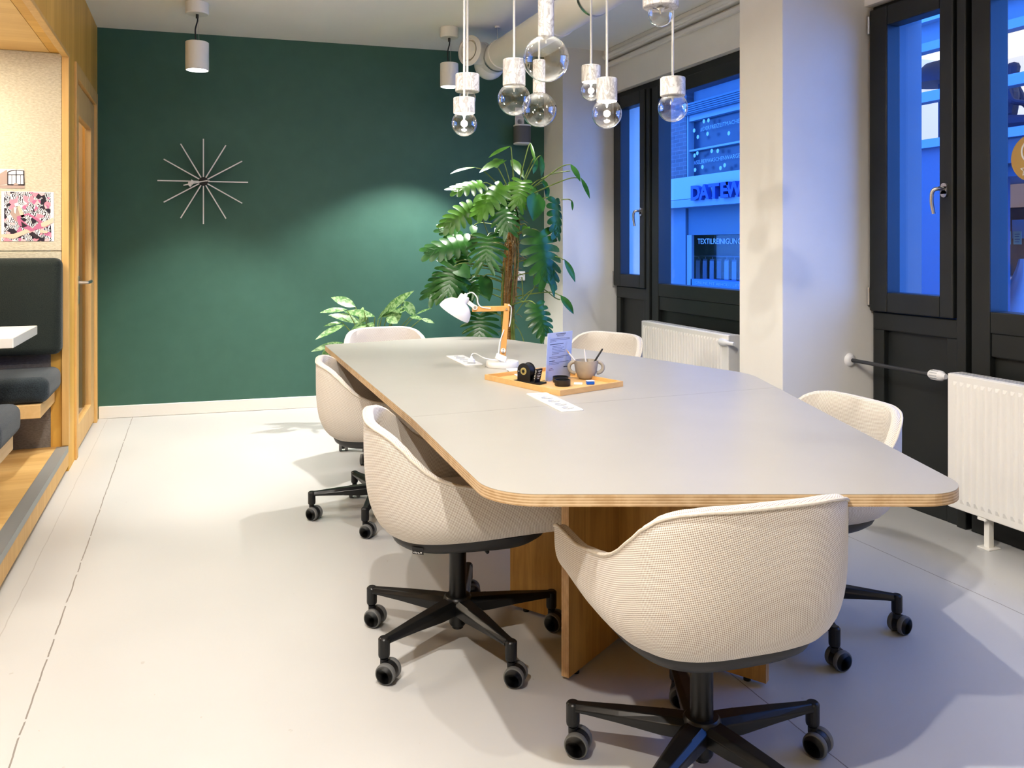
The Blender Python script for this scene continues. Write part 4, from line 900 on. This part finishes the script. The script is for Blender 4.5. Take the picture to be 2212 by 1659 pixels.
# leaves: kind, base, tip, width (zoom px), depth offset, normal hint (toward camera, up, right), young
LV = [
 ('p',1270,212,1080,232,60,-.15,(.35,1,-.1),1), ('p',1520,58,1355,118,52,-.1,(.4,1,0),1), ('h',1462,165,1290,225,105,-.1,(.6,1,-.2),1), ('h',1400,190,1450,150,90,0,(.7,.6,.2),1),
 ('s',1310,325,1118,350,150,-.2,(.8,.8,-.1),1), ('s',1465,345,1285,515,190,-.25,(.9,.7,-.2),1), ('s',1245,490,1055,615,180,-.15,(1,.35,-.2),1), ('h',1330,410,1245,515,100,-.05,(.9,.3,-.3),1),
 ('s',1440,480,1500,645,185,-.30,(1,.5,0),0), ('s',1600,305,1575,460,165,-.25,(1,.2,.1),1), ('h',1700,415,1690,590,150,-.25,(1,.1,.5),0), ('s',1840,440,1870,680,140,-.1,(.8,.1,.8),0),
 ('s',1730,680,1800,1000,270,-.2,(1,.2,.5),0), ('s',1350,705,1335,870,245,-.30,(1,.7,-.1),0), ('s',1215,745,925,800,190,-.1,(.8,.5,-.2),0), ('s',1180,720,1020,645,120,.02,(.6,.7,-.4),0),
 ('s',1110,945,935,1120,210,-.2,(.9,.5,-.2),0), ('s',1105,925,1060,1110,240,-.22,(1,.5,.1),0), ('h',1110,900,980,870,110,-.12,(.7,.8,0),0), ('h',1130,930,1225,1000,120,-.2,(.9,.4,.2),0),
 ('s',1215,1010,1285,1110,150,-.1,(1,.3,.2),0), ('h',1320,1005,1370,1170,110,-.1,(.9,.3,.4),0), ('h',1250,1095,1160,1160,90,0,(1,.3,0),0), ('s',1300,1275,1290,1440,250,-.05,(1,.4,0),0),
 ('s',1700,1200,1775,1400,170,-.3,(1,.2,.4),0), ('p',1950,185,2030,300,50,-.2,(.9,.3,.5),0), ('p',2025,285,2100,425,38,-.2,(.9,.2,.5),0), ('p',1905,875,1995,1030,55,-.2,(.9,.2,.6),0), ('p',1878,1135,1980,1260,62,-.25,(.9,.3,.5),0),
 ('p',1790,985,1845,1145,42,-.2,(.9,.1,.6),0), ('p',1735,120,1752,270,60,-.02,(.7,.1,.8),0), ('p',1700,130,1690,250,55,.05,(.8,.1,.6),0), ('h',1535,165,1620,280,70,.05,(1,.1,.3),1), ('p',1960,445,1970,515,20,-.2,(1,0,.4),0),
 ('p',1660,30,1700,165,26,0,(1,0,.4),1), ('h',1480,385,1410,470,95,-.1,(.9,.4,-.2),0), ('h',1500,340,1560,400,90,-.1,(.9,.4,.2),1), ('h',1650,345,1720,420,80,0,(.9,.2,.5),0), ('h',1750,300,1780,360,70,0,(.8,.1,.7),0),
 ('s',1500,430,1560,540,130,0,(1,.2,.2),0), ('s',1130,790,1160,900,150,.05,(.9,.3,-.2),0), ('h',1260,760,1190,700,90,.05,(.9,.4,-.2),0), ('h',1640,640,1610,700,70,0,(1,.2,.1),1), ('h',1770,330,1790,440,60,.05,(.8,.1,.7),0),
 ('s',1120,1010,1150,1140,150,.05,(.9,.3,-.2),0), ('h',1250,630,1250,700,60,.1,(1,.2,0),0), ('h',1420,650,1480,700,70,.05,(1,.3,0),0), ('h',1200,1120,1240,1190,80,.05,(.9,.5,0),0),
]
o0, o1, st = MB(), MB(), MB(); o0.recalc = o1.recalc = False; st.smooth = True
for kind,bx_,by_,tx,ty,w_,dz,nh,young in LV:
    Zb = ZP+dz; foresh = nh[1]/(abs(nh[0])+abs(nh[1])+abs(nh[2])); b = Q(bx_,by_,Zb); zt_ = Zb + (-.06 if ty > by_ else .02) - .10*foresh
    tt = Q(tx,ty,zt_); nr = -FV*nh[0]+UV3*nh[1]+RV*nh[2]; mb = o1 if young else o0; W_ = w_*SC
    if kind == 's': split_leaf(mb, b, tt, nr, W_*1.15, rnd, .2, 7 if w_ > 160 else 6)
    else: plain_leaf(mb, b, tt, nr, W_, .22, kind == 'h', .12)
    # petiole from the pole
    hy = max(470, min(1300, by_+ (90 if by_ < 600 else 40))); k = 0
    pt_ = min(sp_, key=lambda p_: abs(p_.z-Q(1500,hy,ZP).z)); mid = (pt_+b)/2+UV3*.03-FV*.02
    if w_ > 24: st.tube(spline([pt_, pt_.lerp(mid,.6)+UV3*.01, mid.lerp(b,.6)+UV3*.02, b],5), .0052, 6, .7)
obj('foliage', o0, 'monstera', mon, smooth=True); obj('young_foliage', o1, 'monstera_young', mon, smooth=True)
for k, pts in enumerate(([(1580,1170),(1650,1110),(1690,1075),(1685,960),(1690,930)],[(1690,1075),(1760,1090),(1840,1150),(1878,1165)],[(1555,1155),(1620,1180),(1700,1200)],[(1560,1260),(1600,1200),(1690,1080)],[(1550,1340),(1590,1400),(1615,1470)],[(1600,1000),(1605,1080),(1608,1160)],[(1885,440),(1940,438),(1965,455)],[(1740,290),(1830,250),(1950,232)],[(1300,530),(1330,620),(1360,700)])):
    st.tube(spline([Q(x,y,ZP-.12) for x,y in pts],6), .0042, 6)
for dx in (-28, 40, 55): st.tube(spline([Q(1490+dx,1500,ZP-.03),Q(1485+dx,1200,ZP-.03),Q(1500+dx*1.1,980,ZP-.03),Q(1520+dx,800,ZP-.02),Q(1550+dx*.6,520,ZP)],10), .010, 8, .6)
obj('stems', st, 'stem', mon, smooth=True)
rt_ = MB(); rt_.smooth = True
for k in range(95):
    y = rnd.uniform(500,1480); c = Q(1500+(1500-y)*.03+rnd.choice((-30,35,50))*rnd.uniform(.6,1.2),y,ZP-.04); d = Vector((rnd.uniform(-1,1),rnd.uniform(-1,.2),rnd.uniform(-.7,.4)))*rnd.uniform(.03,.09); rt_.tube([c,c+d*.5+Vector((0,0,.01)),c+d],.0028,5,.4)
for k in range(10):
    xx = 1500+rnd.uniform(-30,60); rt_.tube(spline([Q(xx,600+rnd.uniform(0,200),ZP-.05),Q(xx+rnd.uniform(-25,45),850,ZP-.07),Q(xx+rnd.uniform(-25,25),1100+rnd.uniform(0,200),ZP-.05)],6),.0035,5)
rr_ = obj('aerial_roots', rt_, 'root', mon, smooth=True); rr_['kind'] = 'stuff'
# striped-leaf plant behind the far chair
Z2 = 6.05; S2_ = Z2/FPX/3.352; c2 = P(806,800,Z2); agl = thing('striped_plant', (c2.x,c2.y,0), 'low plant with pale striped lance leaves behind the far chair', 'plant')
o = MB(); o.smooth = True; o.lathe([(0,0),(.13,0),(.17,.30),(.17,.32),(.155,.32),(.15,.29),(0,.29)],36,Matrix.Translation((c2.x,c2.y,0))); obj('planter', o, 'pot', agl, smooth=True)
obj('soil', MB().lathe([(0,.285),(.15,.285),(.15,.295),(0,.30)],24,Matrix.Translation((c2.x,c2.y,0))), 'soil', agl)
A_ = [(585,1290,802,1088,85),(395,1218,222,1140,75),(335,1240,142,1245,48),(535,1290,310,1238,62),(440,1335,205,1262,72),(300,1330,168,1348,26),(745,1175,832,1285,70),(830,1278,940,1217,26),(585,1292,762,1228,62),(320,1350,100,1440,55),(480,1345,380,1375,45),(300,1478,72,1530,50),(430,1420,330,1475,62),(215,1510,150,1600,52),(225,1565,240,1640,44),(790,1290,880,1300,34),(870,1305,970,1330,34),(560,1310,650,1200,50),(450,1220,430,1300,30),(690,1250,750,1210,40),(480,1280,420,1330,60),(520,1330,470,1400,60),(620,1300,700,1330,60),(360,1400,420,1330,50),(700,1240,690,1330,60)]
lf_, st = MB(), MB(); lf_.recalc = False; st.smooth = True; root_ = Vector((c2.x,c2.y,.30))
for i,(x0,y0,x1,y1,w_) in enumerate(A_):
    zb = Z2+rnd.uniform(-.12,.10); zt_ = zb+rnd.uniform(-.14,.03); b, tt = Q(x0,y0,zb), Q(x1,y1,zt_)
    plain_leaf(lf_, b, tt, -FV*.8+UV3*.9+RV*rnd.uniform(-.3,.3), w_*S2_*1.15, .18, False, .15)
    st.tube(spline([root_+Vector((rnd.uniform(-.04,.04),rnd.uniform(-.04,.04),0)), (root_+b)/2+UV3*.06+(b-root_)*.05, b],6), .0045, 6, .7)
obj('foliage', lf_, 'variegated', agl, smooth=True); obj('stems', st, 'stem', agl, smooth=True)
# ================================================================ the street outside
XF = 8.0
def fmat(name, c, rough=.7, **kw): return mat(name, c, rough, **kw)
F = dict(wall=noisy('street_render', (.16,.21,.27), (.19,.24,.30), 2, rough=.8), band=fmat('sign_fascia', (.34,.40,.46)), trim=fmat('street_trim', (.26,.32,.38)), dark=fmat('street_glass_dark', (.035,.06,.10), .25), letter=fmat('blue_letters', (.02,.07,.30), .5), white=fmat('window_lettering', (.42,.50,.60), .6),
 cloth1=fmat('pale_garment', (.28,.33,.40)), cloth2=fmat('mid_garment', (.20,.26,.36)), cloth3=fmat('dark_garment', (.06,.09,.14)), shutter=fmat('roller_shutter', (.10,.16,.22)))
def brick():
    m = mat('street_brick', (.3,.28,.3), .85); v = coords(m, (1,1,1), rot=(0,0,0)); s = N(m,'ShaderNodeSeparateXYZ'); L(m,v,s.inputs[0]); cb = N(m,'ShaderNodeCombineXYZ'); L(m,s.outputs[1],cb.inputs[0]); L(m,s.outputs[2],cb.inputs[1])
    b = N(m,'ShaderNodeTexBrick'); b.inputs['Color1'].default_value = (.11,.10,.12,1); b.inputs['Color2'].default_value = (.15,.13,.15,1); b.inputs['Mortar'].default_value = (.20,.20,.22,1); b.inputs['Scale'].default_value = 3.0; b.inputs['Brick Width'].default_value = .75; b.inputs['Row Height'].default_value = .21; b.inputs['Mortar Size'].default_value = .012
    L(m,cb.outputs[0],b.inputs['Vector']); L(m,b.outputs['Color'],bsdf(m).inputs['Base Color']); return m
F['brick'] = brick()
struct('ground', MB().box((3.62,-4,-.15),(8.0,26,-.05)), fmat('street_paving', (.22,.24,.28)))
def fz(px, py): return onx(px, py, XF).z
def fy(px): return onx(px, 500, XF).y
bl = thing('shop_building', (XF,12,0), 'blue dusk shop building with lettering seen through far window', 'building')
W0 = MB(); yB = fy(1486); yA = fy(1453)
# body: openings are recessed boxes drawn in front of a back wall
W0.box((XF+.6,9.2,-.05),(XF+.8,25,6)); 
z1a, z1b = fz(1485,264), fz(1485,325); z2a, z2b = fz(1485,329), fz(1485,385); zsa, zsb = fz(1455,390), fz(1455,435); zl = fz(1455,452); zsh0, zsh1 = fz(1486,455), fz(1486,508); zst = fz(1490,602); zsb2 = fz(1490,622)
obj('back_wall', W0, F['dark'], bl)
YN = 9.25
o = MB(); o.box((XF-.0,yB,z1b),(XF+.10,YN,z2a+.0)); o.box((XF,yB,z2b-.05),(XF+.2,YN,zsa)); o.box((XF,yB,z1a),(XF+.5,YN,z1a+.10)); o.box((XF-.02,yB-.04,z2b-.05),(XF+.12,yB+.05,z1a+.1)); obj('window_frame', o, F['trim'], bl)
obj('upper_glass', MB().box((XF+.10,yB,z2b),(XF+.12,YN,z1a)), F['dark'], bl)
o = MB(); o.box((XF-.08,yB+.02,z1a+.10),(XF+.5,YN,z1a+.30)); 
for k in range(5): o.box((XF-.10,yB,z1a+.12+k*.035),(XF-.08,YN,z1a+.14+k*.035))
obj('shutter_box', o, F['shutter'], bl)
o = MB(); o.box((XF-.12,yA+.2,z1a+.55),(XF+.5,YN,z1a+.72)); obj('cornice', o, F['band'], bl)
obj('upper_wall', MB().box((XF-.02,yA+3,z1a+.72),(XF+.5,YN,6)), F['wall'], bl)
obj('upper_recess', MB().box((XF+.12,yB,z1a+.28),(XF+.5,YN,z1a+.56)), F['wall'], bl)
obj('brick_pier', MB().box((XF-.03,yB,zsa-.0),(XF+.5,25,6)), F['brick'], bl)
o = MB(); o.box((XF-.22,YN,zsb),(XF+.5,25,zsa)); obj('sign_fascia', o, F['band'], bl)
obj('fascia_ledge', MB().box((XF-.26,YN,zl),(XF+.5,25,zsb-.01)), F['trim'], bl)
obj('street_pier', MB().box((XF-.02,fy(1483),-.05),(XF+.12,25,zl)), F['wall'], bl)
obj('shutter', MB().box((XF+.02,YN,zsh1),(XF+.3,fy(1485),zl)), F['shutter'], bl)
obj('door_frame', MB().box((XF+.0,fy(1494),-.05),(XF+.05,fy(1484),zsh1)), F['trim'], bl)
obj('shop_glass', MB().box((XF+.25,YN,zst),(XF+.26,fy(1494),zsh1)), 'pane', bl)
obj('shop_sill', MB().box((XF+.0,YN,-.05),(XF+.3,fy(1492),zst)), fmat('blue_banner', (.10,.22,.50)), bl)
def ftext(par, name, txt, px0, px1, py_base, h, m_, x=XF, depth=.01, bold=0, n_in=None):
    y0 = fy(px0) if x == XF else onx(px0,500,x).y; y1 = onx(px1,500,x).y; z = onx(px0,py_base,x).z; mb = MB()
    add_text(mb, txt, h/.72, (x-.01,y0,z), (0,-1,0), (0,0,1), depth, bold=bold, fitw=(y0-y1)); 
    return obj(name, mb, m_, par)
def zh(px,ya,yb): return fz(px,ya)-fz(px,yb)
# big fascia letters
xs = XF-.22
for ch, a, b_ in (('D',1497,1517),('A',1517,1539),('T',1537,1560),('E',1561,1578),('W',1575,1612)):
    ftext(bl,'sign_letter',ch,a,b_,432-(a-1497)*.09,zh(1497,403,432)*1.0,F['letter'],x=xs-.05,depth=.09,bold=.012)
ftext(bl,'window_lettering','#DERFREIZEITMACHER',1514,1604,284,zh(1514,275,284),F['white'],bold=-.002,depth=.002)
ftext(bl,'window_lettering','#SELBERWASCHENWARGESTERN',1500,1626,356,zh(1500,347,356),F['white'],bold=-.002,depth=.002)
ftext(bl,'window_lettering','TEXTILREINIGUNG',1508,1602,527,zh(1508,515,527),F['white'],bold=.0,depth=.002)
ftext(bl,'window_lettering','ONLINE MIT ABHOL- / LIEFERSERVICE',1503,1640,613,zh(1503,606,612),F['white'],bold=-.001,depth=.002)
o = MB()
for px,py in ((1500,282),(1508,296),(1529,289),(1575,288),(1501,336),(1507,331),(1538,326),(1551,326),(1502,367),(1518,361),(1557,363),(1566,357),(1521,262),(1531,260)):
    p_ = onx(px,py,XF-.005); o.cyl((XF-.006,p_.y,p_.z),(XF-.012,p_.y,p_.z),.035,n=14)
obj('window_dots', o, F['white'], bl)
# garments on a rail behind the shop glass
rl_z = onx(1500,552,XF+.55).z; tag(obj('clothes_rail', MB().cyl((XF+.42,YN+.2,rl_z),(XF+.42,fy(1500)+.7,rl_z),.015), F['cloth3']), 'horizontal clothes rail behind the dry cleaner shop glass', 'rail')
for k in range(12):
    y = fy(1500)+.50-k*.21; g = MB(); zt_ = rl_z-.05; zb_ = fz(1500,603)-.1; w_ = .20
    sh_ = [(-w_,zb_),(w_,zb_),(w_*.95,zt_-.15),(w_*.75,zt_-.03),(.03,zt_),(-.03,zt_),(-w_*.75,zt_-.03),(-w_*.95,zt_-.15)]
    g.prism([(a,b_) for a,b_ in sh_], -.035, .035, mtx=Matrix.Translation((XF+.42,y,0)) @ Matrix.Rotation(.9,4,'Z') @ Matrix.Rotation(PI/2,4,'X')); g.cyl((XF+.42,y,zt_),(XF+.42,y,rl_z),.006,n=6)
    tag(obj('garment', g, F[('cloth1','cloth2','cloth1','cloth3')[k%4]]), 'garment hanging on the rail behind the dry cleaner shop glass', 'garment', 'garments on the shop rail')
# second building opposite the near window
b2 = thing('office_building', (XF,6,0), 'blue dusk facade with lit rooms seen through near window', 'building')
def fzz(px,py): return onx(px,py,XF).z
yR = 2.0; yL = 9.2; o = MB()
zw1t, zw1b = fzz(2150,74), fzz(2150,169); zw2t, zw2b = fzz(2150,190), fzz(2150,281)
o.box((XF,yR,zw1t+.10),(XF+.3,yL,zw1t+.55)); obj('lintel_wall', o, F['wall'], b2)
obj('panel_band', MB().box((XF-.12,yR,zw1t+.32),(XF+.0,yL,zw1t+.72)), F['band'], b2)
o = MB()
for k in range(16): o.box((XF-.12,yR,zw1t+.76+k*.11),(XF+.05,yL,zw1t+.82+k*.11))
obj('louvres', o, F['band'], b2); obj('louvre_back', MB().box((XF+.05,yR,zw1t+.55),(XF+.3,yL,6)), F['dark'], b2)
o = MB(); fr_y = (2.3, fy(2143)); 
o.box((XF-.05,yR,zw1b-.12),(XF+.1,yL,zw1b)); o.box((XF-.05,yR,zw2b-.10),(XF+.1,yL,zw2b)); o.box((XF-.05,yR,zw1t),(XF+.1,yL,zw1t+.1)); o.box((XF-.05,fy(2149),zw2b-.1),(XF+.1,fy(2138),zw1t+.1)); o.box((XF-.05,fy(1960),zw2b-.1),(XF+.1,fy(1945),zw1t+.1))
obj('window_frame', o, fmat('blue_grey_frame', (.24,.32,.42)), b2)
lit = noisy('glowing_room_wall', (.75,.70,.62), (.85,.80,.72), 1.2, rough=.8); b_ = bsdf(lit); b_.inputs['Emission Color'].default_value = (1,.92,.80,1); b_.inputs['Emission Strength'].default_value = .55  # emission put into the walls stands in for lamps inside the room
o = MB(); o.box((XF+2.4,yR,zw2b-.4),(XF+2.5,12,zw1t+.6)); o.box((XF+.1,yR,zw1t+.42),(XF+2.4,9.1,zw1t+.5)); o.box((XF+1.6,yR,zw1t-.15),(XF+2.4,9.1,zw1t+.1)); obj('lit_room', o, lit, b2)
obj('room_floor', MB().box((XF+.1,yR,zw2b-.5),(XF+2.5,9.1,zw2b-.1)), F['cloth3'], b2)
obj('lower_wall', MB().box((XF+.02,fy(2139),-.05),(XF+.3,yL,zw2b-.1)), fmat('deep_blue_wall', (.09,.13,.22)), b2)
zd = onx(2140,356,XF).z
obj('shop_lintel', MB().box((XF+.02,yR,zd),(XF+.3,fy(2139),zw2b-.1)), F['dark'], b2)
lit2 = noisy('glowing_shop_wall', (.42,.32,.26), (.56,.46,.38), 1.5, rough=.8); bb = bsdf(lit2); bb.inputs['Emission Color'].default_value = (.62,.44,.36,1); bb.inputs['Emission Strength'].default_value = .28  # warm emission in the wall colour replaces the shop's own lighting
obj('shop_back_wall', MB().box((XF+1.2,yR,-.05),(XF+1.3,9,zd)), lit2, b2)
obj('shop_pier', MB().box((XF-.02,fy(2141),-.05),(XF+.08,fy(2137),zw2b-.1)), F['trim'], b2)
def shopthing(name, px0, px1, py0, py1, x, m_, label, cat, shape='box', t=.25):
    a = onx(px0,py0,x); b_ = onx(px1,py1,x); mb = MB()
    if shape == 'box': mb.box((x,b_.y,b_.z),(x+t,a.y,a.z))
    return tag(obj(name, mb, m_, bevel=.02), label, cat)
shopthing('wall_board', 2146,2230,450,600, XF+1.05, noisy('brown_board', (.22,.10,.07), (.34,.17,.12), 3, rough=.7), 'brown display board in the shop across the street', 'board', t=.06)
shopthing('storage_box', 2160,2200,645,672, XF+.5, fmat('red_box', (.35,.03,.04)), 'red box low in the shop across the street', 'box')
for (x0,y0,k,lab) in ((2166,500,0,'left green handwritten note on the shop board'),(2189,500,1,'right green handwritten note on the shop board')):
    n0 = onx(x0,y0,XF+.98); n1 = onx(x0+17,y0+28,XF+.98); t_ = thing('sticky_note', tuple(n0), lab, 'note'); obj('note_sheet', MB().box((XF+.98,n1.y,n1.z),(XF+.985,n0.y,n0.z)), fmat('green_note', (.42,.55,.36)), t_)
    o = MB()
    for r_ in range(4): zz = n0.z-.035-.03*r_; o.box((XF+.975,n1.y+.015+.01*(r_%2),zz),(XF+.98,n0.y-.02,zz+.006))
    obj('handwriting', o, 'ink', t_)
n0 = onx(2186,475,XF+1.0); n1 = onx(2240,515,XF+1.0); tag(obj('poster', MB().add([(XF+1.0,n0.y,n0.z),(XF+1.0,n1.y,n0.z-.08),(XF+1.0,n1.y,n1.z),(XF+1.0,n0.y,n1.z)],[(0,1,2,3)]) or MB().box((XF+1.0,n1.y,n1.z),(XF+1.003,n0.y,n0.z)), F['band']), 'pale paper sheet above the green notes across the street', 'poster')
# white fabric heap: draped cone in the display
c = onx(2210,640,XF+.7); o = MB(); o.smooth = True; rr2 = random.Random(5)
rows = []
for j in range(9):
    t_ = j/8; rad = .04+.42*t_**1.3; rows.append([Vector((c.x+rad*math.cos(a_*PI/12)*(1+.09*math.sin(a_*1.7+j)),c.y+rad*math.sin(a_*PI/12)*(1+.08*math.sin(a_*2.3)),c.z+.42-.85*t_)) for a_ in range(24)])
o.grid(rows, closed_u=True); tag(obj('draped_cloth', o, F['cloth1'], smooth=True), 'pale draped cloth in the shop window across the street', 'cloth')
# round gilt window sticker with a cup mark on the near window
sx_, sy_ = 2232, 340; gc = onx(sx_,sy_,XV+.025); Zs = (gc-CAM).dot(FV); rad = 52*Zs/FPX*1.0
stk = thing('window_sticker', tuple(gc), 'round golden sticker with white ring on the near window pane', 'sticker'); Mg = Matrix.Translation(gc) @ Matrix.Rotation(-PI/2,4,'Y') @ Matrix.Rotation(PI/2,4,'Z')
obj('disc', MB().lathe([(0,0),(rad,0),(rad,.001),(0,.001)],56,Mg @ Matrix.Rotation(PI,4,'X') if False else Mg), mat('gilt_film', (.52,.34,.12), .4, .2), stk)
o = MB(); q_ = lambda y,z: (XV+.0235, y, z)
ring = []; 
n0 = gc.y+rad*.10; nz_ = gc.z+rad*.28
o.lathe([(rad*.46,0),(rad*.54,0),(rad*.54,.001),(rad*.46,.001)],44,Matrix.Translation((XV+.0235,n0-rad*.10,nz_)) @ Matrix.Rotation(-PI/2,4,'Y'), closed=True)
def star(cy,cz,R_,w):
    for k in range(10):
        a0, a1 = PI/2+k*PI/5, PI/2+(k+1)*PI/5; r0, r1 = (R_, R_*.45) if k%2==0 else (R_*.45, R_)
        p0_ = Vector((XV+.0235,cy+r0*math.cos(a0),cz+r0*math.sin(a0))); p1_ = Vector((XV+.0235,cy+r1*math.cos(a1),cz+r1*math.sin(a1))); o.cyl(p0_,p1_,w,n=6)
star(gc.y+rad*.30, gc.z-rad*.50, rad*.26, .0022)
obj('emblem', o, 'paper_white', stk)
# ---- someone at a desk in the lit room, dark clothes, seen from below through the window
def skin_fig(name, label, mats, base, yaw, s=1.0):
    J = dict(pel=(0,0,.0), ch=(0,.04,.30), nk=(0,.07,.48), h0=(0,.10,.56), h1=(0,.11,.68), ls=(-.17,.06,.42), le=(-.23,.16,.18), lw=(-.14,.36,.14), rs=(.17,.06,.42), re=(.23,.16,.18), rw=(.14,.36,.14), lh=(-.09,.02,-.03), lk=(-.12,.42,-.04), la=(-.12,.44,-.44), rh=(.09,.02,-.03), rk=(.12,.42,-.04), ra=(.12,.44,-.44), lf=(-.13,.56,-.48), rf=(.13,.56,-.48))
    R_ = dict(pel=.15, ch=.15, nk=.055, h0=.085, h1=.085, ls=.065, le=.045, lw=.032, rs=.065, re=.045, rw=.032, lh=.10, lk=.065, la=.042, rh=.10, rk=.065, ra=.042, lf=.03, rf=.03)
    E = [('pel','ch'),('ch','nk'),('nk','h0'),('h0','h1'),('ch','ls'),('ls','le'),('le','lw'),('ch','rs'),('rs','re'),('re','rw'),('pel','lh'),('lh','lk'),('lk','la'),('la','lf'),('pel','rh'),('rh','rk'),('rk','ra'),('ra','rf')]
    ks = list(J); me = bpy.data.meshes.new(name); me.from_pydata([tuple(Vector(J[k])*s) for k in ks], [(ks.index(a), ks.index(b)) for a,b in E], [])
    o = bpy.data.objects.new(name, me); COL.objects.link(o); o.location = base; o.rotation_euler = (0,0,yaw); me.materials.append(mats); sk = o.modifiers.new('skin','SKIN')
    for i,k in enumerate(ks): me.skin_vertices[0].data[i].radius = (R_[k]*s*.8, R_[k]*s)
    me.skin_vertices[0].data[0].use_root = True; sub = o.modifiers.new('s','SUBSURF'); sub.levels = sub.render_levels = 1
    WM[o.name] = Matrix.Identity(4); return tag(o, label, 'person')
pc_ = onx(2168,262,XF+.75); navy = fmat('navy_clothes', (.035,.06,.12)); skin_fig('person', 'person in dark navy clothes sitting in the lit room across the street', navy, (pc_.x,pc_.y,pc_.z), math.radians(200))
hd = onx(2004,188,XF+.8)
fl = thing('floor_lamp', (hd.x,hd.y,zw2b-.1), 'dark domed lamp in the lit room across the street', 'lamp'); 
o = MB(); o.smooth = True; o.lathe([(.34,0),(.30,.14),(.18,.26),(0,.31)],30,Matrix.Translation((hd.x,hd.y-.2,hd.z))); obj('lamp_shade', o, navy, fl, smooth=True)
obj('pole', MB().cyl((hd.x,hd.y-.2,zw2b-.1),(hd.x,hd.y-.2,hd.z+.3),.03), navy, fl)
# ================================================================ light
def spot(name, loc, tgt, e, col=(1,.93,.84), ang=80, blend=.5, size=.05):
    l = bpy.data.lights.new(name,'SPOT'); l.energy = e; l.color = col; l.spot_size = math.radians(ang); l.spot_blend = blend; l.shadow_soft_size = size
    o = bpy.data.objects.new(name,l); COL.objects.link(o); o.location = loc; o.rotation_euler = (Vector(tgt)-Vector(loc)).to_track_quat('-Z','Y').to_euler(); return o
def area(name, loc, tgt, e, size, col=(1,.95,.88), sy=None):
    l = bpy.data.lights.new(name,'AREA'); l.energy = e; l.color = col; l.size = size
    if sy: l.shape = 'RECTANGLE'; l.size_y = sy
    o = bpy.data.objects.new(name,l); COL.objects.link(o); o.location = loc; o.rotation_euler = (Vector(tgt)-Vector(loc)).to_track_quat('-Z','Y').to_euler(); return o
def cwp(X,Z,z): v = cw(X,Z); return (v.x,v.y,z)
W_ = (1,.955,.895)
spot('spot_clock', (S1.x,S1.y,S1.z-.02), (S1.x-.0,S1.y+.06,0), 125, W_, 82, .5, .03)
spot('spot_monstera', (S2.x,S2.y,S2.z-.02), (S2.x-.42,S2.y+.05,0), 225, W_, 96, .45, .03)
spot('spot_front_left', cwp(-.30,1.25,2.80), cwp(-.35,1.9,0), 150, W_, 125, .4, .022)
spot('spot_rear_left', cwp(-.75,.30,2.80), cwp(-.55,1.6,0), 165, W_, 120, .4, .028)
spot('spot_mid_left', cwp(-1.25,3.4,2.80), cwp(-1.1,3.7,0), 66, W_, 125, .5, .028)
spot('spot_table', cwp(.3,3.4,2.80), cwp(.2,3.5,.7), 10, W_, 80, .7, .06)
spot('spot_far_right', cwp(.45,5.3,2.80), cwp(.2,5.6,0), 70, W_, 110, .5, .04)
area('room_fill', (1.1,2.6,2.86), (1.1,2.6,0), 5, 2.2, W_, 4.5)  # added soft fill for the general room light, not a fitting
area('room_fill', (.3,-1.2,2.6), (.2,3.5,1.2), 5, 2.0, W_, 1.2)  # second added fill, unseen behind the camera
area('bounce_fill', cwp(-.2,3.3,2.56), cwp(-.2,3.3,2.95), 30, .8, W_, .8)  # added lamp out of view above, brightens the ceiling for bounce
area('bounce_fill', (.3,-.6,2.3), (.3,-.55,2.95), 16, 1.2, W_, 1.0)  # same added ceiling bounce, unseen behind the camera
area('niche_light', (-1.5,4.6,2.36), (-1.5,4.7,0), 34, .9, (1,.90,.76), .5)
area('cabin_light', (-1.5,6.2,2.7), (-1.5,6.2,0), 25, .6, (1,.90,.76), .6)
for a_,b_ in ((6.1,3.8),(3.3,.7)):
    l = bpy.data.lights.new('window_portal','AREA'); l.shape = 'RECTANGLE'; l.size = a_-b_; l.size_y = 2.3; l.cycles.is_portal = True
    o = bpy.data.objects.new('window_portal',l); COL.objects.link(o); o.location = (3.66,(a_+b_)/2,1.4); o.rotation_euler = (Vector((-1,0,0))).to_track_quat('-Z','Y').to_euler()
w = bpy.data.worlds.new('dusk'); sc.world = w; w.use_nodes = True; bg = w.node_tree.nodes['Background']; bg.inputs[0].default_value = (.09,.30,1.0,1); bg.inputs[1].default_value = 5.2
# ================================================================ camera
cam = bpy.data.cameras.new('camera'); co = bpy.data.objects.new('camera', cam); COL.objects.link(co); co.location = CAM; co.rotation_euler = (PI/2,0,-TH)
cam.sensor_width = 36; cam.lens = FPX/2212*36; cam.shift_y = -(829.5-HY)/2212; cam.clip_start = .05; sc.camera = co
sc.view_settings.view_transform = 'Standard'; sc.view_settings.look = 'Medium High Contrast'; sc.view_settings.exposure = -0.06; sc.view_settings.gamma = 1.0
sc.cycles.max_bounces = 6; sc.cycles.diffuse_bounces = 4; sc.cycles.glossy_bounces = 3; sc.cycles.transparent_max_bounces = 16; sc.cycles.caustics_reflective = False; sc.cycles.caustics_refractive = False; sc.cycles.sample_clamp_indirect = 6
sc.cycles.use_denoising = True
sc.cycles.use_adaptive_sampling = True; sc.cycles.adaptive_threshold = 0.025
